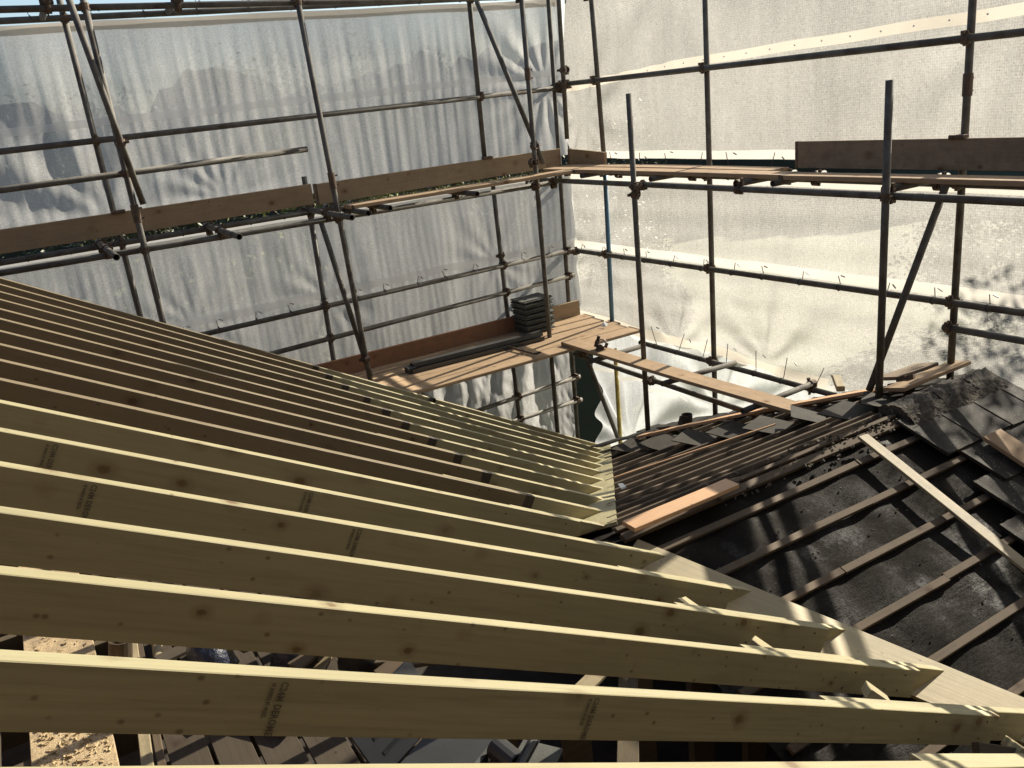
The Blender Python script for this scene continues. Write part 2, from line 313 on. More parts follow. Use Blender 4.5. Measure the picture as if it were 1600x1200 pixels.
TUBES=[
('scaffold_standard','upright steel pole against the left sheet, furthest left of all the uprights','scaffold pole','upright scaffold poles',(0.875,9.200,2.000),(0.904,9.200,-5.500),'steel'),
('scaffold_standard','short outer upright whose cut top just clears the toe boards at left','scaffold pole','upright scaffold poles',(2.822,9.200,-0.584),(2.742,9.200,-5.500),'steel'),
('scaffold_standard','upper outer upright whose top meets the sloping brace near the corner','scaffold pole','upright scaffold poles',(5.089,9.200,2.000),(5.052,9.200,-0.800),'steel'),
('scaffold_standard','lower outer upright on the left sheet, running down behind the stack of tiles','scaffold pole','upright scaffold poles',(5.127,9.200,-0.845),(5.157,9.200,-5.500),'steel'),
('scaffold_standard','corner upright where the left and right sheets meet','scaffold pole','upright scaffold poles',(6.173,9.200,2.000),(6.033,9.200,-5.500),'steel'),
('scaffold_standard','hanging upright just right of the corner, its cut end stopping above the walkway','scaffold pole','upright scaffold poles',(6.170,8.973,2.000),(6.170,9.060,-0.566),'steel'),
('scaffold_standard','steel upper length of the first right-wall upright after the corner','scaffold pole','upright scaffold poles',(6.280,8.540,2.000),(6.280,8.466,-0.922),'steel'),
('scaffold_standard','blue painted upright standing on the corner of the lower walkway','scaffold pole','upright scaffold poles',(6.280,8.466,-0.922),(6.280,8.525,-2.886),'blue'),
('scaffold_standard','yellow painted upright under the lower walkway at the corner','scaffold pole','upright scaffold poles',(6.280,8.499,-3.215),(6.280,8.531,-5.500),'yellow'),
('scaffold_standard','long outer upright in the middle of the right sheet','scaffold pole','upright scaffold poles',(6.280,6.668,2.000),(6.280,6.687,-3.850),'steel'),
('scaffold_standard','outer upright near the right edge, behind the dark toe board','scaffold pole','upright scaffold poles',(6.280,3.966,2.000),(6.280,3.932,-2.620),'steel'),
('scaffold_standard','inner upright at far left that the crossing brace is clamped to','scaffold pole','upright scaffold poles',(0.993,8.540,2.000),(1.025,8.540,-5.500),'steel'),
('scaffold_standard','long inner upright at left centre with a sleeve joint at the upper toe board','scaffold pole','upright scaffold poles',(2.835,8.540,2.000),(3.028,8.540,-5.500),'steel'),
('scaffold_standard','inner upright standing at the near edge of the lower walkway beside the tile stack','scaffold pole','upright scaffold poles',(5.372,8.540,2.000),(5.305,8.540,-5.500),'steel'),
('scaffold_standard','thin free-topped inner upright rising through the right ledger','scaffold pole','upright scaffold poles',(5.500,6.948,-0.088),(5.500,6.929,-3.780),'steel'),
('scaffold_standard','free-topped thick inner upright in front of the dark toe board','scaffold pole','upright scaffold poles',(5.560,4.078,-0.162),(5.560,4.063,-2.700),'steel'),
('scaffold_ledger','upper guard rail along the whole left sheet','scaffold tube','horizontal scaffold tubes',(-1.920,9.140,-0.010),(6.113,9.140,0.041),'steel'),
('scaffold_ledger','short horizontal tube with a free cut end in front of the upper left sheet','scaffold tube','horizontal scaffold tubes',(-2.006,8.600,-0.322),(2.720,8.600,-0.287),'steel'),
('scaffold_ledger','top edge tube along the top hem of the left sheet','scaffold tube','horizontal scaffold tubes',(-1.639,9.140,1.074),(6.466,9.140,1.092),'steel'),
('scaffold_ledger','inner top tube running parallel above the left sheet hem','scaffold tube','horizontal scaffold tubes',(-1.637,8.600,1.134),(6.361,8.600,1.003),'steel'),
('scaffold_ledger','outer ledger just under the left toe board, sheet hem tied to it','scaffold tube','horizontal scaffold tubes',(-2.174,9.140,-0.972),(6.231,9.140,-0.946),'steel'),
('scaffold_ledger','inner ledger under the upper left walkway','scaffold tube','horizontal scaffold tubes',(-2.186,8.600,-0.989),(5.558,8.600,-1.011),'steel'),
('scaffold_ledger','middle guard rail on the lower left sheet with the tied white hem','scaffold tube','horizontal scaffold tubes',(-0.998,9.140,-2.053),(6.198,9.140,-1.966),'steel'),
('scaffold_ledger','lowest guard rail above the lower left walkway, ending at the corner upright','scaffold tube','horizontal scaffold tubes',(-0.762,9.140,-2.464),(6.166,9.140,-2.298),'steel'),
('scaffold_ledger','upper of the two rails below the lower left walkway','scaffold tube','horizontal scaffold tubes',(2.089,9.140,-3.824),(6.129,9.140,-3.702),'steel'),
('scaffold_ledger','lower of the two rails below the lower left walkway','scaffold tube','horizontal scaffold tubes',(2.609,9.140,-4.061),(6.130,9.140,-4.039),'steel'),
('scaffold_ledger','upper guard rail across the right sheet','scaffold tube','horizontal scaffold tubes',(6.225,9.401,0.079),(6.225,1.537,0.052),'steel'),
('scaffold_ledger','inner ledger under the upper right walkway','scaffold tube','horizontal scaffold tubes',(5.615,9.018,-0.988),(5.615,1.097,-0.976),'steel'),
('scaffold_ledger','outer ledger hidden behind the upper right walkway boards','scaffold tube','horizontal scaffold tubes',(6.225,9.385,-0.974),(6.225,1.443,-0.973),'steel'),
('scaffold_ledger','middle guard rail on the right sheet carrying a row of black ties','scaffold tube','horizontal scaffold tubes',(6.225,9.627,-1.992),(6.225,1.360,-1.860),'steel'),
('scaffold_ledger','short lower rail at the right edge with a free end left of the upright','scaffold tube','horizontal scaffold tubes',(6.225,3.983,-2.110),(6.225,1.341,-2.090),'steel'),
('scaffold_ledger','outer lower ledger with ties, its open end near the old roof ridge','scaffold tube','horizontal scaffold tubes',(6.225,7.906,-3.000),(6.225,5.017,-2.963),'steel'),
('scaffold_ledger','inner lower ledger passing under the spare plank, open end over the old tiles','scaffold tube','horizontal scaffold tubes',(5.600,8.424,-3.103),(5.600,5.208,-3.090),'steel'),
('scaffold_brace','sloping brace at far left crossing an upright, clamped near its foot','scaffold brace','sloping scaffold braces',(0.876,8.450,1.163),(1.078,8.490,-0.582),'steel'),
('scaffold_brace','sloping brace in the upper lift leaning towards the corner','scaffold brace','sloping scaffold braces',(5.119,9.100,1.055),(5.432,8.500,-0.770),'steel'),
('scaffold_brace','narrow brace beside the left centre upright, both feet together on the lower walkway','scaffold brace','sloping scaffold braces',(2.822,8.900,-1.018),(2.950,8.490,-2.730),'steel'),
('scaffold_brace','sloping brace at the right edge clamped to the thick free-topped upright','scaffold brace','sloping scaffold braces',(6.050,3.923,-0.960),(5.620,4.200,-2.547),'steel'),
('scaffold_brace','sloping brace below the lower walkway meeting the yellow upright','scaffold brace','sloping scaffold braces',(5.660,8.286,-3.081),(6.220,8.479,-4.460),'steel'),
('scaffold_transom','first cross tube at far left sticking out under the toe board','scaffold tube','short cross tubes under the walkways',(0.690,9.280,-0.935),(0.690,7.843,-0.935),'steel'),
('scaffold_transom','second cross tube poking out under the left toe board','scaffold tube','short cross tubes under the walkways',(1.720,9.280,-0.935),(1.720,7.830,-0.935),'steel'),
('scaffold_transom','cross tube directly in front of the left centre upright, lowest of its cluster','scaffold tube','short cross tubes under the walkways',(2.802,9.280,-0.935),(2.802,7.849,-0.935),'steel'),
('scaffold_transom','middle cross tube of the cluster beside the left centre upright','scaffold tube','short cross tubes under the walkways',(3.027,9.280,-0.935),(3.027,7.984,-0.935),'steel'),
('scaffold_transom','right cross tube of the cluster beside the left centre upright','scaffold tube','short cross tubes under the walkways',(3.312,9.280,-0.935),(3.312,8.108,-0.935),'steel'),
('scaffold_transom','cross tube under the single lit board near the corner','scaffold tube','short cross tubes under the walkways',(4.302,9.280,-0.935),(4.302,8.073,-0.935),'steel'),
('scaffold_transom','cross tube under the right walkway nearest the corner','scaffold tube','short cross tubes under the walkways',(6.340,8.136,-0.935),(5.694,8.136,-0.935),'steel'),
('scaffold_transom','cross tube under the right walkway just past the thin free-topped upright','scaffold tube','short cross tubes under the walkways',(6.340,6.879,-0.935),(5.663,6.879,-0.935),'steel'),
('scaffold_transom','left one of the pair of cross tubes under the middle of the right walkway','scaffold tube','short cross tubes under the walkways',(6.340,5.609,-0.935),(5.610,5.609,-0.935),'steel'),
('scaffold_transom','right one of the pair of cross tubes under the middle of the right walkway','scaffold tube','short cross tubes under the walkways',(6.340,5.275,-0.935),(5.682,5.275,-0.935),'steel'),
('scaffold_transom','cross tube clamped beside the thick free-topped upright','scaffold tube','short cross tubes under the walkways',(6.340,4.100,-0.935),(5.595,4.100,-0.935),'steel'),
('scaffold_transom','lower cross tube under the start of the spare plank','scaffold tube','short cross tubes under the walkways',(5.195,7.517,-2.908),(5.950,7.525,-2.908),'steel'),
('scaffold_transom','lower cross tube in the middle under the spare plank','scaffold tube','short cross tubes under the walkways',(5.245,6.346,-2.908),(6.205,6.284,-2.908),'steel'),
('scaffold_transom','lower cross tube by the far end of the spare plank','scaffold tube','short cross tubes under the walkways',(5.248,5.237,-2.908),(6.260,5.287,-2.908),'steel'),
('scaffold_transom','stub of cross tube peeping out under the lower left walkway','scaffold tube','short cross tubes under the walkways',(4.506,8.133,-2.908),(4.467,8.469,-2.908),'steel'),
('scaffold_transom','blackened stub of cross tube under the left part of the lower walkway','scaffold tube','short cross tubes under the walkways',(3.313,7.696,-2.908),(3.295,7.941,-2.908),'steel'),
('scaffold_transom','cross tube joining the two top tubes at far left','scaffold tube','short cross tubes under the walkways',(0.694,9.100,1.084),(0.722,8.400,1.171),'steel'),
('scaffold_transom','cross tube joining the two top tubes left of centre','scaffold tube','short cross tubes under the walkways',(1.768,9.100,1.091),(1.766,8.400,1.125),'steel'),
]


# ------------------------------------------------------------------ the setting: ground and far greenery
me = mesh('ground', [(x, y, -5.5) for x, y in ((-400, -400), (400, -400), (400, 400), (-400, 400))], [(0, 1, 2, 3)])
tag(link('ground', me, None, 'grass'), 'rough garden ground below and beyond the scaffold', kind='structure')

def leaf_cluster(n, c, rad, size, rnd, flat=.75):
    v = []; f = []
    blobs = [(Vector((rnd.uniform(-1, 1), rnd.uniform(-1, 1), rnd.uniform(-.7, .9))).normalized() * rnd.uniform(.3, .85), rnd.uniform(.28, .5)) for _ in range(16)]
    for i in range(n):
        b, br = blobs[rnd.randrange(16)]
        d = Vector((rnd.gauss(0, 1), rnd.gauss(0, 1), rnd.gauss(0, 1))).normalized()
        p = b + d * br * (rnd.random() ** .35)
        p = Vector((c[0] + p.x * rad[0], c[1] + p.y * rad[1], c[2] + p.z * rad[2]))
        a = Vector((rnd.gauss(0, 1), rnd.gauss(0, 1), rnd.gauss(0, .7))).normalized(); t = a.cross(Vector((rnd.gauss(0, 1), rnd.gauss(0, 1), rnd.gauss(0, 1)))).normalized()
        s = size * rnd.uniform(.6, 1.4); k = len(v)
        v += [p - a * s, p + t * s * .45, p + a * s, p - t * s * .45]; f.append((k, k + 1, k + 2, k + 3))
    return v, f

def tree(x, y, top, rad, label, seed, n=16000, mat='leaf', size=.04, group='trees beyond the sheeting', trunk=True, name='garden_tree', cat='tree'):
    rnd = random.Random(seed); t = empty(name, (x, y, -5.5)); tag(t, label, cat, group)
    base = Vector((0, 0, 0)); H = top + 5.5; mb = MB()
    def limb(p, q, r0, r1, n_=7):
        m = frame(p, q - p, (1, .3, .2)); L = (q - p).length; v = []; f = []
        for i in range(4):
            tt = i / 3
            for k in range(n_):
                a = 2 * math.pi * k / n_; r = r0 + (r1 - r0) * tt; v.append((L * tt, r * math.cos(a) + .03 * math.sin(tt * 5), r * math.sin(a)))
        for i in range(3):
            for k in range(n_): f.append((i * n_ + k, i * n_ + (k + 1) % n_, (i + 1) * n_ + (k + 1) % n_, (i + 1) * n_ + k))
        mb.add((v, f), m)
    if trunk:
        limb(base, Vector((.1, 0, H * .55)), .17, .10)
        for k in range(7):
            a = k * 2.4; limb(Vector((.06, 0, H * (.3 + .04 * k))), Vector((rad[0] * .6 * math.cos(a), rad[1] * .6 * math.sin(a), H * .5 + k * .12 * H * .4)), .06, .02, 5)
        link('trunk', mb.build('trunk', True), t, 'bark')
    v, f = leaf_cluster(n, (0, 0, H - rad[2]), rad, size, rnd)
    link('crown', mesh('crown', v, f), t, mat)
    return t

for i, (x, y, top, rx, rz, mt, lb) in enumerate([
    (-2.5, 14.5, .25, 2.6, 2.6, 'leaf', 'broad leafy tree beyond the far left of the left sheet'),
    (2.2, 15.0, 1.1, 2.5, 2.9, 'leaf', 'dark tree beyond the left sheet, behind the left centre uprights'),
    (5.2, 15.5, 1.95, 2.3, 3.4, 'leaf_yellow', 'yellowing tree showing its top just above the left sheet'),
    (8.2, 16.5, 1.9, 2.6, 3.6, 'leaf', 'tall green tree beyond the left sheet towards the corner'),
    (11.5, 16.0, -.6, 2.4, 3.1, 'leaf', 'rounded tree beyond the corner of the two sheets')]):
    tree(x, y, top, (rx, 1.9, rz), lb, 11 + i, mat=mt)
for i, (x, y, top, rx, rz, lb) in enumerate([
    (17.0, 9.0, -2.0, 3.0, 2.2, 'low bushy tree beyond the middle of the right sheet'),
    (13.2, 3.5, 2.3, 2.0, 1.6, 'tree outside the right sheet that throws dappled shade on it'),
    (14.5, .6, 1.6, 2.2, 2.0, 'spreading tree outside the right sheet near the viewer')]):
    tree(x, y, top, (rx, 1.9, rz), lb, 31 + i, n=9000, size=.06, mat='wood_far')
tree(8.1, 10.9, -2.3, (1.5, .7, 1.6), 'dark hedge shrub filling the gap between the sheets below the walkway', 91, n=14000, size=.06, mat='wood_far', group='hedge shrubs outside the left sheet', name='hedge_shrub', cat='shrub')
rnd = random.Random(9); v = []; f = []; N_ = 220
for i in range(N_ + 1):
    a = -.9 + 3.2 * i / N_; r = 48 + 5 * math.sin(a * 5)
    for j, h in enumerate((-5.5, 1, 2.0 if a > 1.0 else 8.5)):
        hh = h + (2.2 * noise.noise(Vector((a * 9, j, 0))) + 1.4 * noise.noise(Vector((a * 40, j, 3)))) * (j > 0) 
        v.append((r * math.cos(a) + j, r * math.sin(a), hh))
for i in range(N_):
    for j in (0, 1): k = i * 3 + j; f.append((k, k + 3, k + 4, k + 1))
tag(link('added_far_wood', mesh('added_far_wood', v, f), None, 'wood_far'), 'far-off wood added beyond the gardens to dim the sky through the sheets', 'wood', kind='stuff')  # wood ring added to cut the bright sky seen through the right sheet
M['green'] = plain('hedge_shade_green', (.012, .022, .014), .7, 0, 4, .3, .1)
tag(link('hedge_stand_in', MB().box(6.52, 7.05, 10.0, 10.06, -5.5, -2.6, b=.01).build('hedge_stand_in'), None, 'green'), 'flat dark green panel added for the shaded hedge between the sheets', 'hedge stand-in')  # flat panel added for the hedge here, its shade put into the green
# clipped hedge right outside the left sheet, seen in the slit under the toe boards
rnd = random.Random(5)
for i in range(7):
    x = -3.4 + 1.55 * i
    tree(x, 11.2 + .2 * math.sin(i * 2.1), -.78 + .10 * math.sin(i * 1.7), (1.05, .7, 2.3), ['hedge shrub beyond the sheet at far left, leaves showing in the slit', 'hedge shrub seen in the slit below the crossing brace', 'hedge shrub seen in the slit left of the toe board joint', 'hedge shrub behind the cluster of cross tubes', 'hedge shrub whose leaves show above the single lit board', 'hedge shrub seen beside the inner upright near the corner', 'hedge shrub in the dark gap at the corner'][i],
         60 + i, n=3600, mat='leaf_yellow' if i in (0, 1, 3, 4) else 'leaf', size=.055, group='hedge shrubs outside the left sheet', name='hedge_shrub', cat='shrub')

# ------------------------------------------------------------------ the house below: walls, loft floor, studs
def struct(name, mb, mat, label):
    return tag(link(name, mb.build(name), None, mat), label, kind='structure')
house = empty('old_house', (3, 4, -5.5)); tag(house, 'brick house shell under the stripped roof', 'house')
def hwall(name, *a):
    o = link(name, MB().box(*a).build(name), house, 'brick'); o.matrix_parent_inverse = house.matrix_world.inverted(); return o
bpy.context.view_layer.update()
def prism_wall(name, pts, n, th):
    """vertical wall from a list of outline points, thickness th along n"""
    k = len(pts); v = [Vector(p) for p in pts] + [Vector(p) + Vector(n) * th for p in pts]
    f = [tuple(range(k)), tuple(reversed(range(k, 2 * k)))] + [(i, i + k, (i + 1) % k + k, (i + 1) % k) for i in range(k)]
    o = link(name, mesh(name, v, f), house, 'brick'); o.matrix_parent_inverse = Matrix.Translation((-3, -4, 5.5)); return o
prism_wall('gable_wall', [(-3.4, 7.62, -5.5), (5.0, 7.62, -5.5), (5.0, 7.62, z_new(5.0) - .35), (-3.4, 7.62, z_new(-3.4) - .35)], (0, 1, 0), .2)
prism_wall('end_wall', [(6.0, -1, -5.5), (6.0, 7.4, -5.5), (6.0, 7.4, z_b(7.4) - .2), (6.0, RIDGE_Y, RIDGE_Z - .2), (6.0, -1, z_a(-1) - .2)], (1, 0, 0), .2)
prism_wall('eaves_wall', [(5.0, 7.35, -5.5), (6.0, 7.35, -5.5), (6.0, 7.35, z_b(7.35) - .2), (5.0, 7.35, z_b(7.35) - .2)], (0, 1, 0), .2)
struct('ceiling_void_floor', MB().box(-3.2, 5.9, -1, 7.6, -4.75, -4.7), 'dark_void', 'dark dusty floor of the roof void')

# unseen walls added behind and left of the viewer to cut ambient light
tag(link('added_shade_wall', MB().box(-6, 6.6, -2.6, -2.3, -5.5, 6.5).build('added_shade_wall'), None, 'brick'), 'unseen brick wall added behind the viewer to shade the rafter faces', 'wall')
tag(link('added_shade_wall', MB().box(-6, -5.7, -2.3, 9.4, -5.5, 2.4).build('added_shade_wall'), None, 'brick'), 'unseen brick wall added left of the frame to block sky light', 'wall')
# loft boards run away from the viewer; the sawdust-covered one is second from the left edge
LZ = -2.60
names = ['grey loft board at the bottom left corner, left of the sawdust board', 'wide loft board strewn with sawdust and shavings', 'first narrow loft board right of the pale batten', 'second narrow loft board right of the pale batten', 'third narrow loft board right of the pale batten', 'fourth narrow loft board, beside the grey tool case', 'fifth narrow loft board, partly under the tool case', 'last loft board before the dark void']
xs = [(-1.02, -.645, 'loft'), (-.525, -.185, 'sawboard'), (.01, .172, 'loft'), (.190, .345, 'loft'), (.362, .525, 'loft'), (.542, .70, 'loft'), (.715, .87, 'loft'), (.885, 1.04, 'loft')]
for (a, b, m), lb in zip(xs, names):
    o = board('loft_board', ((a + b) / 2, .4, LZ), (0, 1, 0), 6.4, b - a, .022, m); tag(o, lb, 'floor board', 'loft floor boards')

for k in range(16):
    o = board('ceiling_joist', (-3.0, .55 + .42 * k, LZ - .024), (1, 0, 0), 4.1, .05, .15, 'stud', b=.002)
    tag(o, 'old ceiling joist under the loft boards, %s along the run from the viewer' % ['first', 'second', 'third', 'fourth', 'fifth', 'sixth', 'seventh', 'eighth', 'ninth', 'tenth', 'eleventh', 'twelfth', 'thirteenth', 'fourteenth', 'fifteenth', 'sixteenth'][k], 'joist', 'ceiling joists under the loft boards')
for k in range(7):
    x = .96 + .41 * k
    top = min(z_new(x) - .26, z_a(2.95) - .12)
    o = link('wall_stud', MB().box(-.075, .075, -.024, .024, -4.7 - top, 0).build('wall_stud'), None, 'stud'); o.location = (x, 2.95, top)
    tag(o, 'brown vertical stud in the dark void under the front rafters, %s from the left' % ['first', 'second', 'third', 'fourth', 'fifth', 'sixth', 'seventh'][k], 'wall stud', 'wall studs in the roof void')
o = board('leaning_batten', (-.115, 2.9, LZ + .045), (.07, 1, 0), 1.9, .05, .03, 'batten_new'); tag(o, 'pale batten lying beside the sawdust board', 'batten')
o = board('leaning_batten', (-.05, 2.9, LZ + .035), (.05, 1, 0), 1.9, .035, .025, 'batten'); tag(o, 'darker strip of wood lying next to the pale batten', 'batten')
# shavings and sawdust
rnd = random.Random(3); mb = MB()
for i in range(420):
    x = rnd.uniform(-.5, -.2); y = rnd.choice((rnd.gauss(3.85, .18), rnd.uniform(3.3, 5.4))); s = rnd.uniform(.004, .018)
    m = Matrix.Translation((x, y, LZ + .004)) @ Matrix.Rotation(rnd.uniform(0, 6.3), 4, 'Z') @ Matrix.Rotation(rnd.uniform(-.9, .9), 4, 'X')
    mb.add(([(-s, -s * .4, 0), (s, -s * .4, s * .3), (s, s * .4, 0), (-s, s * .4, s * .5)], [(0, 1, 2, 3)]), m)
tag(link('wood_shavings', mb.build('wood_shavings'), None, 'sawdust'), 'curls of wood shavings and sawdust on the loft board', 'shavings', kind='stuff')
def thing_box(name, label, cat, o, d, L, W, H, mat, up=(0, 0, 1)):
    return tag(board(name, o, d, L, W, H, mat, up, b=min(.006, H * .2)), label, cat)
# clutter glimpsed between the two front rafters
def simple_pipe(name, label, cat, p, d, L, r, mat, ri=None):
    v, f = cyl(r, L, 18, ri); o = link(name, mesh(name, v, f, False), None, mat); o.matrix_world = frame(p, d, (0, 0, 1) if abs(Vector(d).normalized().z) < .9 else (0, 1, 0)); return tag(o, label, cat)
simple_pipe('clay_pipe', 'short brown pipe standing open end up between the front rafters', 'pipe', (-.10, 4.22, LZ), (.22, .05, 1), .24, .056, 'brass')
simple_pipe('soil_pipe', 'thin pale pipe lying beside the short brown pipe', 'pipe', (.04, 3.7, LZ + .03), (.10, 1, .02), .8, .026, 'batten_new')
def bag(name, label, loc, s, mat, seed):
    rnd = random.Random(seed); v = []; f = []
    for i in range(13):
        th = math.pi * i / 12
        for k in range(20):
            ph = 2 * math.pi * k / 20; d = Vector((math.sin(th) * math.cos(ph), math.sin(th) * math.sin(ph), math.cos(th)))
            r = 1 + .28 * noise.noise(d * 2.3 + Vector((seed, 0, 0))) + .1 * noise.noise(d * 6); v.append((d.x * s[0] * r, d.y * s[1] * r, max(-s[2] * .7, d.z * s[2] * r)))
    for i in range(12):
        for k in range(20): f.append((i * 20 + k, (i + 1) * 20 + k, (i + 1) * 20 + (k + 1) % 20, i * 20 + (k + 1) % 20))
    o = link(name, mesh(name, v, f, True), None, mat); o.location = loc; return tag(o, label, 'bag')
bag('rubble_bag', 'dark shiny bag slumped between the front rafters, left one', (.32, 3.98, LZ + .10), (.11, .17, .14), 'navy', 2)
bag('rubble_bag', 'navy bag between the front rafters, right of the left bag', (.66, 3.72, LZ + .10), (.10, .11, .13), 'navy', 5)
bag('rubble_bag', 'small black bag with a pale edge between the front rafters', (.93, 3.50, LZ + .10), (.10, .10, .13), 'black', 9)
rnd = random.Random(21)
offs = ['tilted offcut left of the dark bag', 'offcut lying across two loft boards', 'broken lath end near the navy bag', 'short dark offcut under the front rafter', 'greyish offcut resting on a joist', 'splintered lath over the void edge', 'squared block among the offcuts', 'thin strip leaning on the navy bag', 'offcut with a bright cut end', 'dusty offcut by the studs', 'long lath bridging the void', 'stubby offcut right of the bags']
for i, lb in enumerate(offs):
    x = .12 + .11 * i + rnd.uniform(-.05, .05); y = 4.05 - .75 * (x - .12) + rnd.uniform(-.16, .16); a = rnd.uniform(-1.2, 1.2)
    tag(board('timber_offcut', (x, y, LZ + .05 + rnd.uniform(0, .12)), (math.cos(a), math.sin(a), rnd.uniform(-.2, .3)), rnd.uniform(.25, .6), rnd.uniform(.04, .10), .022, rnd.choice(['batten', 'loft', 'batten_new', 'stud'])), lb, 'offcut', 'timber offcuts in the loft')
for i, (x, y, a, L, W, m, lb) in enumerate([(-.12, 2.75, 1.35, .62, .17, 'stud', 'dark flat panel offcut beside the sawdust board'), (.52, 3.3, 2.2, .5, .07, 'batten', 'lath offcut lying across the narrow loft boards'), (.62, 2.42, .5, .75, .11, 'loft', 'broken board end in front of the tool case'), (1.55, 2.2, .9, .8, .09, 'stud', 'joist offcut hanging in the dark void'), (1.2, 3.05, 2.6, .7, .06, 'batten', 'broken lath over the void under the second rafter'), (1.45, 2.6, .3, .6, .08, 'batten_new', 'pale offcut among the debris at bottom centre')]):
    tag(board('timber_offcut', (x, y, LZ + .03 + .02 * (i % 3)), (math.cos(a), math.sin(a), .04 * (i % 3 - 1)), L, W, .02, m), lb, 'offcut', 'timber offcuts in the loft')
# grey tool case with cables
case = empty('tool_case', (.98, 2.66, LZ + .03)); tag(case, 'open grey tool case with slotted lid under the front rafter', 'tool case')
mb = MB(); mb.box(-.22, .22, -.15, .15, 0, .07, b=.012)
link('case_base', mb.build('case_base'), case, 'grey_plastic')
lid = link('case_lid', MB().box(-.22, .22, 0, .012, 0, .28, b=.004).build('case_lid'), case, 'grey_plastic'); lid.location = (0, .155, .06); lid.rotation_euler = (R(-38), 0, 0)
for k in range(3):
    sl = link('slot', MB().box(-.15, .15, -.004, 0, -.008, .008).build('slot'), lid, 'black'); sl.location = (0, -.001, .07 + .07 * k)
case.rotation_euler = (0, 0, R(28))
case2 = empty('power_tool', (1.22, 2.42, LZ + .03)); tag(case2, 'dusty power tool base with two oblong slots beside the tool case', 'power tool')
link('sole_plate', MB().box(-.16, .16, -.09, .09, .0, .02, b=.004).build('sole_plate'), case2, 'stack_tile')
h = link('handle', mesh('handle', *cyl(.022, .22, 12)), case2, 'black'); h.location = (-.1, 0, .10)
m_ = link('motor', mesh('motor', *cyl(.05, .14, 16)), case2, 'grey_plastic'); m_.location = (-.02, .03, .06); m_.rotation_euler = (0, 0, 1.1)
case2.rotation_euler = (0, 0, R(35))

def polytube(name, pts, r, mat, n=6, parent=None):
    v = []; f = []; P_ = [Vector(p) for p in pts]
    for i, p in enumerate(P_):
        d = (P_[min(i + 1, len(P_) - 1)] - P_[max(i - 1, 0)]).normalized(); a = d.orthogonal().normalized(); b = d.cross(a)
        for k in range(n): t = 2 * math.pi * k / n; v.append(p + (a * math.cos(t) + b * math.sin(t)) * r)
    for i in range(len(P_) - 1):
        for k in range(n): f.append((i * n + k, i * n + (k + 1) % n, (i + 1) * n + (k + 1) % n, (i + 1) * n + k))
    return link(name, mesh(name, v, f, True), parent, mat)
for j, lb in enumerate(('looped black cable beside the grey tool case', 'second cable loop nearest the bottom edge')):
    pts = [(.72 + .12 * j + .13 * math.cos(t * .35) * (1 - t * .02), 2.75 + .1 * math.sin(t * .35) - .05 * j, LZ + .012 + .012 * math.sin(t * 1.3)) for t in range(26)]
    tag(polytube('power_cable', pts, .005, 'black'), lb, 'cable', 'cables by the tool case')

# ------------------------------------------------------------------ new rafters
ORD = ['first', 'second', 'third', 'fourth', 'fifth', 'sixth', 'seventh', 'eighth', 'ninth', 'tenth', 'eleventh', 'twelfth', 'thirteenth', 'fourteenth', 'fifteenth', 'sixteenth', 'seventeenth']
DEP = .146; TH = .047
dirn = Vector((math.cos(PITCH), 0, -math.sin(PITCH))); upn = Vector((math.sin(PITCH), 0, math.cos(PITCH)))
def rafter(name, y, x0, x1, mat, level=False, dz=0.):
    """x0, x1: world x of the top edge ends; level=True cuts the foot horizontally onto the old roof"""
    L0 = 0; L = (x1 - x0) / math.cos(PITCH)
    v = []; f = []; b = .0025; seg = 14; ph = random.random() * 9
    sec = [(b, -DEP), (TH - b, -DEP), (TH, -DEP + b), (TH, -b), (TH - b, 0), (b, 0), (0, -b), (0, -DEP + b)]
    for i in range(seg + 1):
        t = i / seg
        for (yy, zz) in sec:
            xx = -L + L * t
            if level:
                dxv = (valley_x(y + yy) - valley_x(y)) / math.cos(PITCH)
                cut = zz / math.tan(PITCH) * 1.0 + dxv
                if i == seg: xx = cut
                elif xx > cut - .02: xx = cut - .02 * (seg - i)
            wy = .0010 * math.sin(2.1 * xx + ph); wz = .0006 * math.sin(2.3 * xx + ph)
            rough_ = .0009 * noise.noise(Vector((xx * 14, yy * 40 + ph, zz * 30)))
            v.append((xx, yy + wy + rough_, zz + wz + rough_ + dz))
    for i in range(seg): f += [(i * 8 + k, i * 8 + (k + 1) % 8, (i + 1) * 8 + (k + 1) % 8, (i + 1) * 8 + k) for k in range(8)]
    f += [tuple(reversed(range(8))), tuple(range(seg * 8, seg * 8 + 8))]
    o = link(name, mesh(name, v, f), None, mat)
    # local x down the slope, y across, z out of the roof; origin at the lower end, near face
    x, yv, z = dirn, Vector((0, 1, 0)), upn
    p = Vector((x1, y, z_new(x1)))
    o.matrix_world = Matrix(((x.x, yv.x, z.x, p.x), (x.y, yv.y, z.y, p.y), (x.z, yv.z, z.z, p.z), (0, 0, 0, 1)))
    return o
ends = {-1: 3.30, 0: 3.242, 1: 3.259, 2: 3.078, 3: 2.808, 4: 2.528, 5: 2.40, 6: 2.341, 7: 2.269, 8: 2.268, 9: 2.263, 10: 2.234, 11: 2.241, 12: 2.232, 13: 2.19, 14: 2.183, 15: 2.184}
laps = {-1: 2.18, 0: 2.162, 1: 2.158, 2: 2.145, 3: 2.136, 4: 2.29, 5: 2.0}
uppers = {}
